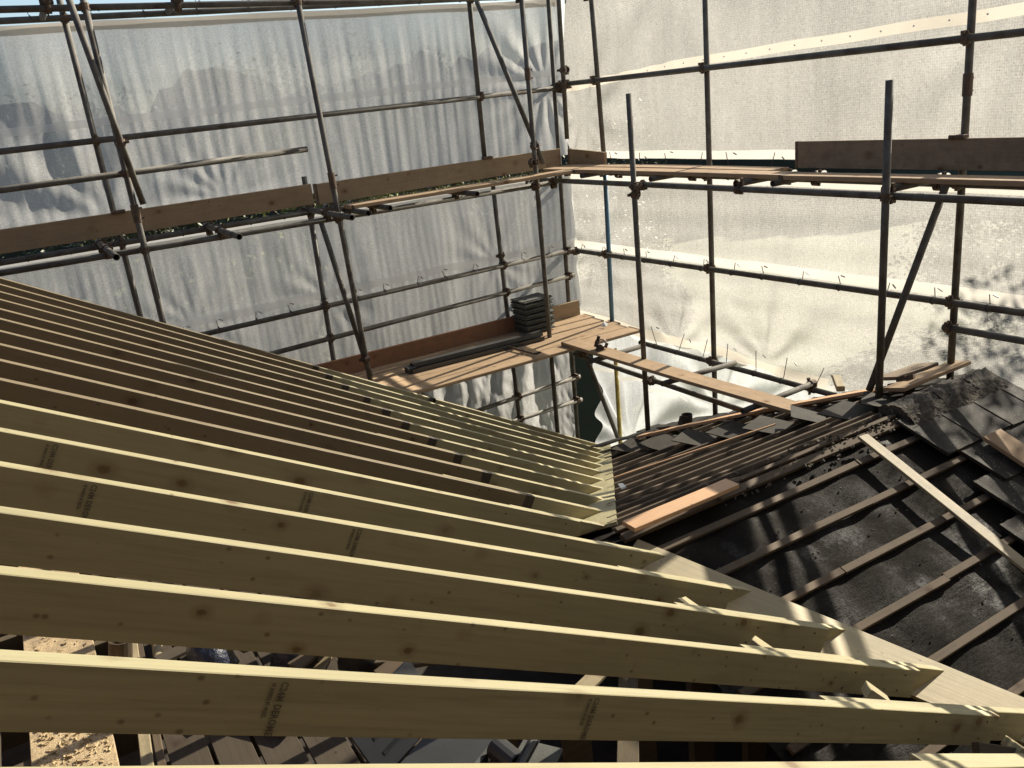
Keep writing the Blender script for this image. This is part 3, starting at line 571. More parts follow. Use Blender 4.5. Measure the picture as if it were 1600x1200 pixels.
for k in range(-1, 16):
    y = 1.688 + .4 * k + (.028 if k < 0 else 0) + (.004 * math.sin(k * 2.7))
    where = 'counting back from the bottom edge'
    o = rafter('upper_rafter', y, -2.6, ends[k], 'rafter' if k < 6 else 'rafter_shaded')
    tag(o, ('pale new upper rafter, ' if k < 6 else 'upper rafter with a dark end, ') + ORD[k + 1] + ' ' + where, 'rafter', 'upper rafters of the new roof'); uppers[k] = o
    y2 = y + TH + .004
    vx = valley_x(y2 + (0 if y2 < RIDGE_Y else 0))
    o = rafter('lower_rafter', y2, laps.get(k, ends[k] - .55), vx, 'rafter', level=True, dz=-.008)
    tag(o, 'pale lower rafter lapped behind the %s upper rafter from the bottom edge' % ORD[k + 1], 'rafter', 'lower rafters running to the valley boards')

def nail_mesh():
    v, f = cyl(.0045, .003, 8, .002); return mesh('nail', v, f)
NM = nail_mesh(); NM.materials.append(M['coupler'])
for k in range(-1, 6):
    for j, (dx, dz) in enumerate(((-.10, -.03), (-.14, -.11), (-.55, -.04), (-.62, -.12))):
        o = link('nail', NM, uppers[k]); o.matrix_local = Matrix(((0, 1, 0, dx + .02 * math.sin(k * 5 + j)), (-1, 0, 0, -.0005), (0, 0, 1, dz), (0, 0, 0, 1)))
# grade stamps on the rafter faces
def text_mesh(body, size):
    cu = bpy.data.curves.new('stamp', 'FONT'); cu.body = body; cu.size = size; cu.space_character = 1.08; cu.resolution_u = 2; cu.offset = .0007
    t = bpy.data.objects.new('stamp', cu); COL.objects.link(t); dg = bpy.context.evaluated_depsgraph_get()
    me = bpy.data.meshes.new_from_object(t.evaluated_get(dg)); bpy.data.objects.remove(t); me.name = 'grade_stamp'; me.materials.clear(); me.materials.append(M['ink'])
    return me
big = text_mesh('C24M DEROME', .025); small = text_mesh('SP 840023 07 MOZL', .0125)
for k, xw in ((0, .27), (0, 1.10), (3, .86), (4, .80), (3, .02), (4, -.06)):
    u = uppers[k]; lx = (xw - ends[k]) / math.cos(PITCH)
    for meh, off, zz in ((big, 0, -.010), (small, -.021, -.014)):
        s_ = link('grade_stamp', meh, u)
        # text runs down the face, letter tops towards the foot of the rafter
        s_.matrix_local = Matrix(((0, 1, 0, lx + off), (0, 0, -1, -.0045), (-.74, 0, 0, zz), (0, 0, 0, 1)))

# layboards along both valleys
def slab(name, pts, nrm, th, mat, parent=None):
    k = len(pts); P0 = [Vector(p) for p in pts]; P1 = [p - Vector(nrm) * th for p in P0]
    c = sum(P0, Vector()) / k; xa = (P0[1] - P0[0]).normalized(); za = Vector(nrm).normalized(); ya = za.cross(xa)
    m = Matrix(((xa.x, ya.x, za.x, c.x), (xa.y, ya.y, za.y, c.y), (xa.z, ya.z, za.z, c.z), (0, 0, 0, 1)))
    mi = m.inverted(); v = [mi @ p for p in P0 + P1]
    f = [tuple(range(k)), tuple(reversed(range(k, 2 * k)))] + [(i, i + k, (i + 1) % k + k, (i + 1) % k) for i in range(k)]
    o = link(name, mesh(name, v, f), parent, mat); o.matrix_world = m; return o
def pa(x, y, d=0): return Vector((x, y, z_a(y))) + NA * d
def pb(x, y, d=0): return Vector((x, y, z_b(y))) + NB * d
y0, y1 = .75, 3.50
o = slab('valley_layboard', [pa(valley_x(y1) + .03, y1, -.002), pa(valley_x(y0) + .03, y0, -.002), pa(valley_x(y0) - .22, y0 - .12, -.002), pa(valley_x(y1) - .22, y1 - .12, -.002)][::-1], NA, .022, 'layboard')
tag(o, 'long pale layboard on the near slope of the old roof carrying the rafter feet', 'layboard')
y0, y1 = 3.72, 7.75
o = slab('valley_layboard', [pb(valley_x(y0) + .085, y0, -.002), pb(valley_x(y1) + .10, y1, -.002), pb(valley_x(y1) - .14, y1 + .12, -.002), pb(valley_x(y0) - .14, y0 + .12, -.002)], NB, .022, 'rafter')
tag(o, 'sunlit narrow layboard on the far slope beyond the rafter tips', 'layboard')
# short blocks wedged between the lower ends of the rafters
for i, (x, y, lb) in enumerate([(2.32, 2.08 + .14, 'short noggin block between the second and third rafters'), (2.62, 1.70 + .14, 'short noggin block behind the front rafter'), (2.25, 2.50 + .12, 'short noggin block between the third and fourth rafters'), (3.02, 1.42, 'short block in front of the front rafter')]):
    o = board('noggin_block', (x, y, z_new(x) - .03), (.62, .55, -.50), .30, .10, .047, 'rafter_old', up=(.5, -.2, .8)); tag(o, lb, 'timber block', 'short timber blocks between the rafters')
o = board('loose_timber', (2.86, 1.55, z_new(2.86) - .12), (.80, -.42, -.30), .42, .10, .047, 'stud', up=(.1, -.8, .5)); tag(o, 'dark weathered timber end poking out in front of the front rafter', 'timber')
o = board('loose_timber', (2.78, 1.60, z_new(2.86) - .24), (-.45, -.42, -.45), .42, .07, .04, 'batten_new', up=(.5, -.2, .7)); tag(o, 'pale strut leaning below the front rafter', 'timber')

# ------------------------------------------------------------------ old roof
roof = empty('old_roof', (4.5, RIDGE_Y, RIDGE_Z)); tag(roof, 'old dark felted roof with battens, part of its tiles stripped', 'roof')
bpy.context.view_layer.update()
RI = Matrix.Translation((-4.5, -RIDGE_Y, -RIDGE_Z))
def rp(o, label=None):
    mw = o.matrix_world.copy(); o.parent = roof; o.matrix_parent_inverse = RI; o.matrix_world = mw
    if label: o['label'] = label
    return o
# near felt, sagging between the hidden rafters
nx, ny = 110, 90; v = []; f = []
for i in range(nx + 1):
    for j in range(ny + 1):
        x = 2.45 + (6.28 - 2.45) * i / nx; y = -.2 + (RIDGE_Y + .2) * j / ny
        sag = -.016 * (.5 + .5 * math.cos(2 * math.pi * x / .45)) + .010 * noise.noise(Vector((x * 3, y * 3, 1))) + .004 * noise.noise(Vector((x * 11, y * 9, 4)))
        v.append(pa(x, y, -.052 + sag))
for i in range(nx):
    for j in range(ny): a = i * (ny + 1) + j; f.append((a, a + ny + 1, a + ny + 2, a + 1))
rp(link('roofing_felt', mesh('roofing_felt', v, f, True), None, 'felt'), 'black bitumen felt on the near slope')
v = []; f = []
nx, ny = 60, 40
for i in range(nx + 1):
    for j in range(ny + 1):
        y = RIDGE_Y + (7.7 - RIDGE_Y) * j / ny; x = max(2.3, valley_x(y) - .5); x = x + (6.28 - x) * i / nx
        v.append(pb(x, y, -.055 + .008 * noise.noise(Vector((x * 4, y * 4, 7)))))
for i in range(nx):
    for j in range(ny): a = i * (ny + 1) + j; f.append((a, a + ny + 1, a + ny + 2, a + 1))
rp(link('roofing_felt', mesh('roofing_felt', v, f, True), None, 'felt_b'), 'brown felt on the far slope')
# battens: near slope
rnd = random.Random(77)
for j, y in enumerate((3.40, 3.125, 2.83, 2.525, 2.22, 1.905, 1.59, 1.28, .97, .66, .35)):
    xa = max(2.5, valley_x(y) - 1.0); xe = 5.95; cut = xa + (xe - xa) * rnd.uniform(.25, .65)
    for a, b in ((xa, cut), (cut + .006, xe)):
        rp(board('batten', pa(a, y + rnd.uniform(-.006, .006), -.018 + rnd.uniform(-.003, .003)), (1, rnd.uniform(-.004, .004), 0), b - a, .046, .026, 'batten', up=NA, seg=10, bow=rnd.uniform(-.006, .004)))
for y, w in ((3.555, .06), (3.62, .03)):
    rp(board('ridge_board', pa(2.6, y, -.012), (1, 0, 0), 2.55, w, .03, 'batten', up=NA, seg=10))
# battens: far slope
yy = [3.76, 3.90, 4.08, 4.30, 4.52, 4.75, 5.0, 5.26, 5.52, 5.78, 6.04, 6.3, 6.56, 6.82, 7.08, 7.34]
for j, y in enumerate(yy):
    xa = valley_x(y) + .02
    xe = 5.95 if j > 2 else 5.25
    rp(board('batten', pb(xa, y, .0 + rnd.uniform(-.003, .003)), (1, rnd.uniform(-.003, .003), 0), xe - xa, .030, .034, 'batten', up=NB, seg=8, bow=rnd.uniform(-.008, .004)))

# concrete tiles left on the near slope
tp = {}
def tile_mesh(seed, W=.368, Lt=.42):
    rnd = random.Random(seed); v = []; f = []; T = .020; n1, n2 = 8, 6
    for side in (0, 1):
        for i in range(n1 + 1):
            for j in range(n2 + 1):
                x = W * i / n1; y = Lt * j / n2
                z = (T if side == 0 else 0) + .0025 * noise.noise(Vector((x * 12 + seed, y * 12, side)))
                if i == 0: z += .006 if side == 0 else 0
                ex = .004 * noise.noise(Vector((seed, y * 25, 3))) if i in (0, n1) else 0
                ey = .005 * noise.noise(Vector((x * 25, seed, 5))) if j in (0, n2) else 0
                v.append((x + ex, y + ey, z))
    N = (n1 + 1) * (n2 + 1); q = lambda i, j: i * (n2 + 1) + j
    for i in range(n1):
        for j in range(n2):
            f.append((q(i, j), q(i + 1, j), q(i + 1, j + 1), q(i, j + 1))); f.append((N + q(i, j), N + q(i, j + 1), N + q(i + 1, j + 1), N + q(i + 1, j)))
    for i in range(n1):
        for j in (0, n2): f.append((q(i, j), N + q(i, j), N + q(i + 1, j), q(i + 1, j)))
    for j in range(n2):
        for i in (0, n1): f.append((q(i, j), q(i, j + 1), N + q(i, j + 1), N + q(i, j)))
    # a raised interlock rib on the left edge
    me = mesh('tile', v, f); me.materials.append(M['tile']); return me
TM = [tile_mesh(s) for s in range(5)]
def lay(me, x, y, plane, tilt=.06, rz=0, lift=0):
    """x left edge, y lower edge"""
    n = NA if plane == 'a' else NB; p = pa(x, y, .012 + lift) if plane == 'a' else pb(x, y, .012 + lift)
    up = Vector((0, 1, .384)).normalized() if plane == 'a' else Vector((0, -1, .3995)).normalized()
    X = Vector((1, 0, 0)) if plane == 'a' else Vector((-1, 0, 0)); Y = (up - n * tilt).normalized(); Z = X.cross(Y).normalized()
    Rz = Matrix.Rotation(rz, 3, Z); X = Rz @ X; Y = Rz @ Y
    o = link('tile', me); o.matrix_world = Matrix(((X.x, Y.x, Z.x, p.x), (X.y, Y.y, Z.y, p.y), (X.z, Y.z, Z.z, p.z), (0, 0, 0, 1))); return rp(o)
for r, (xs0, y) in enumerate([(5.07, 3.155), (5.21, 2.84), (5.01, 2.545), (4.80, 2.235), (4.83, 1.92), (4.75, 1.61), (4.75, 1.30), (4.75, .99), (4.75, .68), (4.75, .37)]):
    x = xs0
    while x < 6.22:
        lay(TM[rnd.randrange(5)], x, y + rnd.uniform(-.006, .006), 'a', rz=rnd.uniform(-.008, .008)); x += .372
# tiles still on the far slope near the verge
for r, y in enumerate((4.0, 4.34, 4.68, 5.02, 5.36, 5.70, 6.04, 6.38, 6.72, 7.06, 7.40)):
    x = 6.30
    x0 = 5.92
    while x - .372 > x0 - .02:
        lay(TM[rnd.randrange(5)], x, y + .3, 'b', rz=rnd.uniform(-.01, .01)); x -= .372

# ridge tiles bedded in crumbling mortar
def ridge_tile(x0, x1, seed):
    v = []; f = []; nu, nv = 14, 16
    for i in range(nu + 1):
        x = x0 + (x1 - x0) * i / nu
        for j in range(nv + 1):
            t = -1 + 2 * j / nv; w = .135
            yv = t * w; zv = .035 - .42 * abs(t) ** 1.5 * w
            n_ = .016 * noise.noise(Vector((x * 9, t * 4, seed))) + .012 * noise.noise(Vector((x * 30, t * 9, seed + 3)))
            v.append((x, RIDGE_Y + yv, RIDGE_Z + zv + .012 + n_))
        for j in (nv, 0):
            t = -1 + 2 * j / nv; v.append((x, RIDGE_Y + t * .135, RIDGE_Z - .05))
    W = nv + 3
    for i in range(nu):
        for j in range(W): f.append((i * W + j, i * W + (j + 1) % W, (i + 1) * W + (j + 1) % W, (i + 1) * W + j))
    f.append(tuple(reversed(range(W)))); f.append(tuple(range(nu * W, nu * W + W)))
    return rp(link('ridge_tile', mesh('ridge_tile', v, f, False), None, 'ridge_tile'))
for i, (a, b) in enumerate(((5.165, 5.56), (5.572, 5.95), (5.96, 6.27))): ridge_tile(a, b, i * 3.7)
v = []; f = []; nu, nv = 60, 8
for i in range(nu + 1):
    x = 5.15 + 1.12 * i / nu
    for j in range(nv + 1):
        t = j / nv; y = RIDGE_Y - .115 - .10 * t - .04 * noise.noise(Vector((x * 7, 2, 1))) * t
        h = .035 * (1 - t) + .018 * noise.noise(Vector((x * 18, t * 5, 9))) + .012 * noise.noise(Vector((x * 45, t * 12, 2))) - .03 * t ** 3
        v.append((x, y, z_a(y) + .02 + h))
for i in range(nu):
    for j in range(nv): a = i * (nv + 1) + j; f.append((a, a + 1, a + nv + 2, a + nv + 1))
rp(link('mortar_bed', mesh('mortar_bed', v, f, False), None, 'mortar'), 'crumbling mortar along the ridge tiles')
mb = MB(); rnd = random.Random(8)
for i in range(130):
    x = rnd.uniform(3.3, 5.2); y = rnd.choice((3.50, 3.58, 3.66)) + rnd.gauss(0, .018); s = rnd.uniform(.004, .013)
    m = Matrix.Translation((x, y, (z_a(y) if y < RIDGE_Y else z_b(y)) + .004)) @ Matrix.Rotation(rnd.uniform(0, 6), 4, (rnd.random(), rnd.random(), .5))
    mb.box(-s, s, -s * .8, s * .8, -s * .5, s * .6, m=m)
rp(tag(link('mortar_crumbs', mb.build('mortar_crumbs'), None, 'mortar'), kind='stuff'))
mb = MB()
for i in range(130):
    x = rnd.uniform(2.7, 5.8); y = rnd.uniform(1.3, 3.45); s = rnd.uniform(.002, .0055)
    m = Matrix.Translation(pa(x, y, -.045)) @ Matrix.Rotation(rnd.uniform(0, 6), 4, (rnd.random(), rnd.random(), .5)); mb.box(-s, s, -s, s, -s * .5, s, m=m)
rp(tag(link('roof_grit', mb.build('roof_grit'), None, 'mortar'), kind='stuff'))

# loose things lying on the old roof
o = board('loose_batten', pa(4.655, 3.53, .045), (-.065, -1.25, -.48), 2.0, .088, .022, 'batten_new', up=NA); tag(o, 'loose pale batten lying down the slope across the felt', 'batten')
o = board('loose_board', pa(5.50, 3.14, .085), (0, -1, -.384), 1.2, .205, .03, 'board', up=NA); tag(o, 'worn brown board lying down the slope on the roof tiles', 'board')
o = board('loose_plank', (2.60, 3.50, -2.385), (1, .022, -.008), .83, .115, .028, 'plank_orange'); tag(o, 'fresh orange plank resting along the stripped ridge', 'plank')
o = board('loose_lath', pb(3.55, 4.9, .06), (1.35, -.55, .26), 1.35, .025, .012, 'plank_orange', up=NB); tag(o, 'thin broken lath lying across the far battens', 'lath')
o = board('verge_plank', pb(5.17, 6.62, .10), (.60, -2.42, .967), 2.66, .13, .028, 'plank_orange', up=NB, bow=.02); tag(o, 'long thin orange plank up the far slope beside the loose slates', 'plank')
o = board('verge_plank', pb(5.62, 5.3, .09), (.20, -1.2, .48), 1.5, .16, .028, 'board_dark', up=NB); tag(o, 'weathered plank up the far slope behind the orange plank', 'plank')
o = board('ridge_plank', (5.55, 3.93, -2.44), (1, -.03, .035), .80, .20, .03, 'board', up=(0, .25, 1)); tag(o, 'worn board lying just behind the ridge tiles', 'board')
o = board('ridge_plank', (5.86, 4.22, -2.50), (1, -.12, .06), .45, .24, .03, 'board_dark', up=(0, .3, 1)); tag(o, 'rough broad board with holes behind the ridge near the right sheet', 'board')
o = board('offcut_block', (5.93, 4.72, -2.72), (.7, .75, .02), .30, .07, .05, 'batten_new'); tag(o, 'split pale offcut by the end of the lower ledger', 'offcut')
sl_lab = ['loose slate at the valley end of the row', 'second loose slate in the row beside the orange plank', 'broad tilted slate in the middle of the row', 'slate overlapping the middle one, propped on a batten', 'slate under the upper half of the orange plank', 'pale pointed slate nearest the ridge', 'slate half hidden under the thick upright', 'small slate at the top of the row']
for i, (x, y, rz) in enumerate([(4.95, 6.50, .35), (4.93, 6.02, .1), (4.90, 5.50, .45), (5.10, 5.22, .05), (5.08, 4.78, .35), (5.26, 4.50, .75), (5.28, 4.14, .1), (5.48, 3.98, .6)]):
    n = NB; p = pb(x, y, .045 + .01 * (i % 3)); Rz = Matrix.Rotation(rz, 4, n)
    tl_ = .05 + .03 * (i % 3)
    o = slab('loose_slate', [p + Rz @ Vector((-.20, .12, -.0)), p + Rz @ Vector((.17, .13, -.01)), p + Rz @ Vector((.22, -.16, -tl_ * .4)), p + Rz @ Vector((-.13, -.17, -tl_ * .2))], Vector((-.05, -.05, 1)).normalized(), .009, 'slate')
    tag(o, sl_lab[i], 'slate', 'loose slates on the far slope')
# more slates and felt scraps at the foot of the far slope
for i, (x, y, rz, lb) in enumerate([(5.35, 6.95, .1, 'slate by the foot of the thin free-topped upright'), (5.62, 6.75, .6, 'slate tipped up behind the orange plank'), (5.15, 7.15, -.3, 'slate at the low corner by the sheet'), (5.9, 5.9, .4, 'slate beside the middle upright of the right sheet')]):
    p = pb(x, y, .06); Rz = Matrix.Rotation(rz, 4, NB)
    o = slab('loose_slate', [p + Rz @ Vector((-.2, .12, -.02)), p + Rz @ Vector((.16, .14, -.03)), p + Rz @ Vector((.2, -.15, .09)), p + Rz @ Vector((-.15, -.16, .08))], NB, .01, 'slate'); tag(o, lb, 'slate', 'loose slates on the far slope')
vent = empty('vent_tile', (5.55, 6.40, -3.50)); tag(vent, 'dark broken vent tile with an upright pipe stub on the far slope', 'vent tile')
p_ = link('pipe_stub', mesh('pipe_stub', *cyl(.058, .16, 18)), vent, 'slate'); p_.rotation_euler = (0, R(-90), 0); p_.location = (.06, 0, -.02)
q_ = slab('broken_wing', [Vector((-.30, .06, .10)), Vector((-.02, .04, -.10)), Vector((.02, -.06, -.10)), Vector((-.22, -.05, .12))], (.4, .1, .9), .012, 'stack_tile', vent)
q_ = slab('broken_wing', [Vector((-.05, .06, -.06)), Vector((.0, .05, .13)), Vector((.05, -.04, .12)), Vector((.03, -.06, -.08))], (-.9, 0, .3), .012, 'stack_tile', vent)
q_ = slab('base_plate', [Vector((-.16, -.16, -.05)), Vector((.2, -.16, -.05)), Vector((.2, .16, -.12)), Vector((-.16, .16, -.12))], NB, .014, 'stack_tile', vent)
o = slab('white_chip', [pb(3.40, 4.62, .02) + Vector(d) for d in ((-.025, -.02, 0), (.025, -.015, 0), (.02, .02, .015), (-.02, .02, .02))], NB, .012, 'white_bits'); tag(o, 'small white chip lying on the far battens', 'chip')

# ------------------------------------------------------------------ scaffold tubes with their couplers
TR = .0285
def coupler_mesh():
    mb = MB()
    def band(mtx):
        n = 12; v = []; f = []
        for x, q in ((-.028, .030), (-.028, .039), (.028, .039), (.028, .030)):
            for k in range(n): a = 2 * math.pi * k / n; v.append((x, q * math.cos(a), q * math.sin(a)))
        for i in range(3):
            for k in range(n): f.append((i * n + k, i * n + (k + 1) % n, (i + 1) * n + (k + 1) % n, (i + 1) * n + k))
        mb.add((v, f), mtx)
        mb.box(-.016, .016, .026, .058, -.012, .010, m=mtx); mb.box(-.014, .014, .03, .055, -.045, .045, m=mtx @ Matrix.Scale(.45, 4, (1, 0, 0)))
        mb.box(-.013, .013, .032, .056, .030, .050, m=mtx); mb.box(-.010, .010, -.050, -.026, -.02, .02, m=mtx)
    band(Matrix.Identity(4))
    band(Matrix.Translation((0, 0, -.056)) @ Matrix.Rotation(R(90), 4, 'Z'))
    mb.box(-.02, .02, -.02, .02, -.036, -.022)
    return mb.build('coupler')
CM = coupler_mesh(); CM.materials.append(M['coupler'])
tube_objs = []
for name, label, cat, group, a, b, mat in TUBES:
    a, b = Vector(a), Vector(b); L = (b - a).length
    t = empty(name, a); tag(t, label, cat, group); t.matrix_world = frame(a, b - a, (0, 0, 1) if abs((b - a).normalized().z) < .9 else (0, -1, 0))
    v, f = cyl(TR, L, 16)
    tb = link('tube', mesh('tube', v, f, True), t, mat)
    for p in tb.data.polygons: p.use_smooth = len(p.vertices) == 4
    tube_objs.append((t, a, b, name))
def closest(a, b, c, d):
    u, v, w = b - a, d - c, a - c; A, B, C_, D, E = u.dot(u), u.dot(v), v.dot(v), u.dot(w), v.dot(w); den = A * C_ - B * B
    if abs(den) < 1e-6: return None
    s = (B * E - C_ * D) / den; t = (A * E - B * D) / den
    if not (-.02 < s < 1.02 and -.02 < t < 1.02): return None
    return a + u * s, c + v * t
for i in range(len(tube_objs)):
    for j in range(i + 1, len(tube_objs)):
        ti, a, b, n1 = tube_objs[i]; tj, c, d, n2 = tube_objs[j]
        if 'top tube' in ti['label'] and 'top tube' in tj['label'] and False: continue
        r = closest(a, b, c, d)
        if not r: continue
        gap = (r[0] - r[1]).length
        if gap > .115 or min((r[0] - a).length, (r[0] - b).length) < .01: continue
        x = (d - c).normalized(); z = (r[1] - r[0]);
        if gap < .02: z = Vector((0, -1, 0)) if abs(x.y) < .5 else Vector((-1, 0, 0))
        z = -z.normalized() if gap >= .02 else z
        m = frame(r[1], x, -z)
        o = link('coupler', CM, tj); o.matrix_parent_inverse = Matrix.Identity(4); o.matrix_local = tj.matrix_world.inverted() @ m
def extra(label, z, side):
    for t, a, b, n_ in tube_objs:
        if label in t['label'] and n_ == 'scaffold_standard':
            s = (a.z - z) / (a.z - b.z); p = a.lerp(b, s)
            m = Matrix.Translation(p) @ Matrix.Rotation(side, 4, 'Z') @ frame((0, 0, 0), (0, 0, 1), (1, 0, 0))
            o = link('coupler', CM, t); o.matrix_parent_inverse = Matrix.Identity(4); o.matrix_local = t.matrix_world.inverted() @ m
extra('thick free-topped', -.62, .5); extra('thin free-topped', -1.07, 3.6); extra('thin free-topped', -.99, 1.2); extra('hanging upright', .24, 3.4); extra('lower outer upright', -1.86, 4.0); extra('near edge of the lower walkway', -.74, .3)
# sleeve joints
def sleeve(idx_label, z, L=.16):
    for t, a, b, n_ in tube_objs:
        if idx_label in t['label']:
            s = (a.z - z) / (a.z - b.z); x = (b - a).length * s
            v, f = cyl(.036, L, 14, .029, x0=x - L / 2); o = link('sleeve', mesh('sleeve', v, f), t, 'coupler')
            mb = MB()
            for q in (-.045, .045): mb.box(x + q - .008, x + q + .008, .02, .062, -.008, .008)
            link('sleeve_bolt', mb.build('sleeve_bolt'), t, 'coupler')
sleeve('long inner upright at left centre', -.62); sleeve('inner upright at far left', -.66); sleeve('near edge of the lower walkway', .22, .13)
sleeve('outer upright near the right edge', -.26); sleeve('inner ledger under the upper right', 0)
o = link('coupler', CM, None)
o.name = 'loose_coupler'; o.location = (5.40, 7.55, -2.75); o.rotation_euler = (.4, .2, .8); o.scale = (1.4, 1.4, 1.4); tag(o, 'loose rusty coupler left on the spare plank', 'coupler', 'loose couplers')
o = link('loose_coupler', CM, None); o.location = (5.78, 3.98, -2.50); o.rotation_euler = (1.2, .3, .2); o.scale = (1.5, 1.5, 1.5); tag(o, 'loose coupler lying on the ridge beside the thick upright', 'coupler', 'loose couplers')

# ------------------------------------------------------------------ walkway boards and toe boards
ZL, ZU = -2.846, -.873
BW = .225; BT = .038
lab = ['board against the toe board on the lower walkway, under the tile stack', 'second board out from the toe board on the lower walkway', 'middle board of the lower walkway', 'fourth board of the lower walkway with an inner upright at its edge', 'board at the open inner edge of the lower walkway']
for k in range(5):
    y = 9.02 - k * .242 - (.012 if k > 1 else 0); x1 = 6.30 - [.02, .05, .0, .06, .03][k]
    o = board('walkway_board', (-1.0, y + .02, ZL - .003 * (k % 2)), (1, -.008 if k == 2 else -.004, 0), x1 + 1.0, BW, BT, 'board', b=.005, bow=.004, seg=12); tag(o, lab[k], 'scaffold board', 'boards of the lower walkway')
o = board('spare_plank', (5.33, 8.13, ZL + .046), (.062, -1, -.012), 3.45, BW, BT, 'board', b=.005, bow=-.01, seg=12); tag(o, 'spare plank laid from the lower walkway towards the old ridge', 'scaffold board')
o = board('walkway_board', (2.98, 8.44, ZU), (1, -.010, 0), 2.75, BW, BT, 'board', b=.005); tag(o, 'single lit board of the upper left walkway, dead leaves beside it', 'scaffold board', 'boards of the upper walkway')
for y0_, y1_, x, lb in ((9.0, 5.25, 5.83, 'board at the inner edge of the upper right walkway, nearer the corner'), (5.24, .6, 5.845, 'board at the inner edge of the upper right walkway, right half'), (9.0, 5.58, 6.075, 'board at the outer edge of the upper right walkway ending before the dark toe board')):
    o = board('walkway_board', (x, y0_, ZU + (.004 if x > 6 else 0)), (0.012, -1, 0), y0_ - y1_, BW, BT, 'board', b=.005, seg=10, bow=.006); tag(o, lb, 'scaffold board', 'boards of the upper walkway')
def toe(label, o, d, L, H, mat='toe'):
    b_ = board('toe_board', o, d, L, H, BT, mat, up=Vector((0, -1, 0)) if abs(Vector(d).x) > .5 else Vector((-1, 0, 0)), b=.004, seg=8); return tag(b_, label, 'toe board', 'toe boards')
toe('upper left toe board, long darker length at the far left', (-2.6, 9.125, ZU + .085), (1, 0, .003), 5.46, .218, 'toe')
toe('upper left toe board, pale knotty length running to the corner', (2.885, 9.12, ZU + .09), (1, 0, .0), 3.21, .220, 'toe')
toe('short toe board turning the corner of the upper walkway', (6.19, 9.10, ZU + .085), (.01, -1, -.06), .75, .20, 'toe')
toe('dark toe board at the right of the upper walkway behind the thick upright', (6.20, 5.49, ZU + .115), (0, -1, .004), 4.9, .232, 'board_dark')
toe('reddish toe board of the lower walkway behind the grey lengths', (-.8, 9.13, ZL + .10), (1, 0, 0), 6.1, .200, 'toe_red')
toe('pale end of the lower toe board right of the tile stack', (5.31, 9.13, ZL + .098), (1, 0, 0), .90, .200, 'toe')
def end_band(bd, x, W, Tk):
    v, f = boxvf(x - .014, x + .014, -W / 2 - .0015, W / 2 + .0015, -Tk - .0015, .0015)
    o = link('end_band', mesh('end_band', v, f), bd, 'coupler'); return o
for o_ in list(COL.objects):
    if o_.name.startswith(('walkway_board', 'spare_plank')):
        L_ = max(v.co.x for v in o_.data.vertices); end_band(o_, .02, BW, BT); end_band(o_, L_ - .02, BW, BT)
    if o_.name.startswith('toe_board'):
        W_ = max(v.co.y for v in o_.data.vertices) * 2; end_band(o_, .02, W_, BT)
def clip(x, y, z, lab_, ax):
    for o_ in COL.objects:
        if o_.get('label', '').startswith(lab_):
            c = link('board_clip', MB().box(-.06, .06, -.035, .035, -.012, .02, b=.006).build('board_clip'), o_, 'coupler'); c.matrix_parent_inverse = Matrix.Identity(4)
            c.matrix_local = o_.matrix_world.inverted() @ Matrix.Translation((x, y, z)) @ Matrix.Rotation(ax, 4, 'Z')
clip(.92, 9.13, ZU + .205, 'upper left toe board, long', 0); clip(5.05, 9.13, ZU + .212, 'upper left toe board, pale', 0); clip(6.21, 3.95, ZU + .245, 'dark toe board', R(90))
rnd = random.Random(12); mb = MB()
for i in range(700):
    x = rnd.uniform(2.95, 5.7); y = rnd.uniform(8.60, 9.08); s = rnd.uniform(.008, .02)
    m = Matrix.Translation((x, y, ZU - .045 + rnd.uniform(0, .03))) @ Matrix.Rotation(rnd.uniform(0, 6), 4, (rnd.random(), rnd.random(), rnd.random()))
    mb.add(([(-s, 0, 0), (0, s * .5, 0), (s, 0, .003), (0, -s * .5, 0)], [(0, 1, 2, 3)]), m)
tag(link('dead_leaves', mb.build('dead_leaves'), None, 'leaf_yellow'), 'yellow dead leaves caught beside the single lit board', 'leaves', kind='stuff')

# stack of roof tiles on the lower walkway
def stack_tile_mesh(seed):
    rnd = random.Random(seed); mb = MB(); W, D = .33, .42
    v, f = boxvf(-D / 2, D / 2, -W / 2, W / 2, 0, .017, b=.004); mb.add((v, f))
    mb.box(-D / 2, D / 2, W / 2 - .035, W / 2 - .012, .017, .028); mb.box(-D / 2, -D / 2 + .03, -W / 2 + .01, W / 2 - .04, -.014, 0)
    mb.box(-D / 2, D / 2, -W / 2 - .012, -W / 2, .0, .009)
    return mb.build('roof_tile')
SM = stack_tile_mesh(1); SM.materials.append(M['stack_tile'])
rnd = random.Random(4)
tl = ['bottom tile of the stack', 'second tile from the bottom of the stack', 'third tile from the bottom of the stack', 'fourth tile from the bottom of the stack', 'fifth tile from the bottom of the stack', 'sixth tile of the stack, in its middle', 'sixth tile down from the top of the stack', 'fifth tile down from the top of the stack', 'fourth tile down from the top of the stack', 'third tile down from the top of the stack', 'second tile down from the top of the stack', 'topmost mossy tile of the stack']
for i in range(12):
    o = link('roof_tile', SM, None); o.location = (5.40 + rnd.uniform(-.012, .012), 9.0 + rnd.uniform(-.012, .012), ZL + .016 + i * .0355); o.rotation_euler = (rnd.uniform(-.015, .015), rnd.uniform(-.015, .015), R(2) + rnd.uniform(-.03, .03) + (math.pi if i % 2 else 0))
    tag(o, tl[i] + ' beside the toe board', 'roof tile', 'stacked roof tiles on the lower walkway')

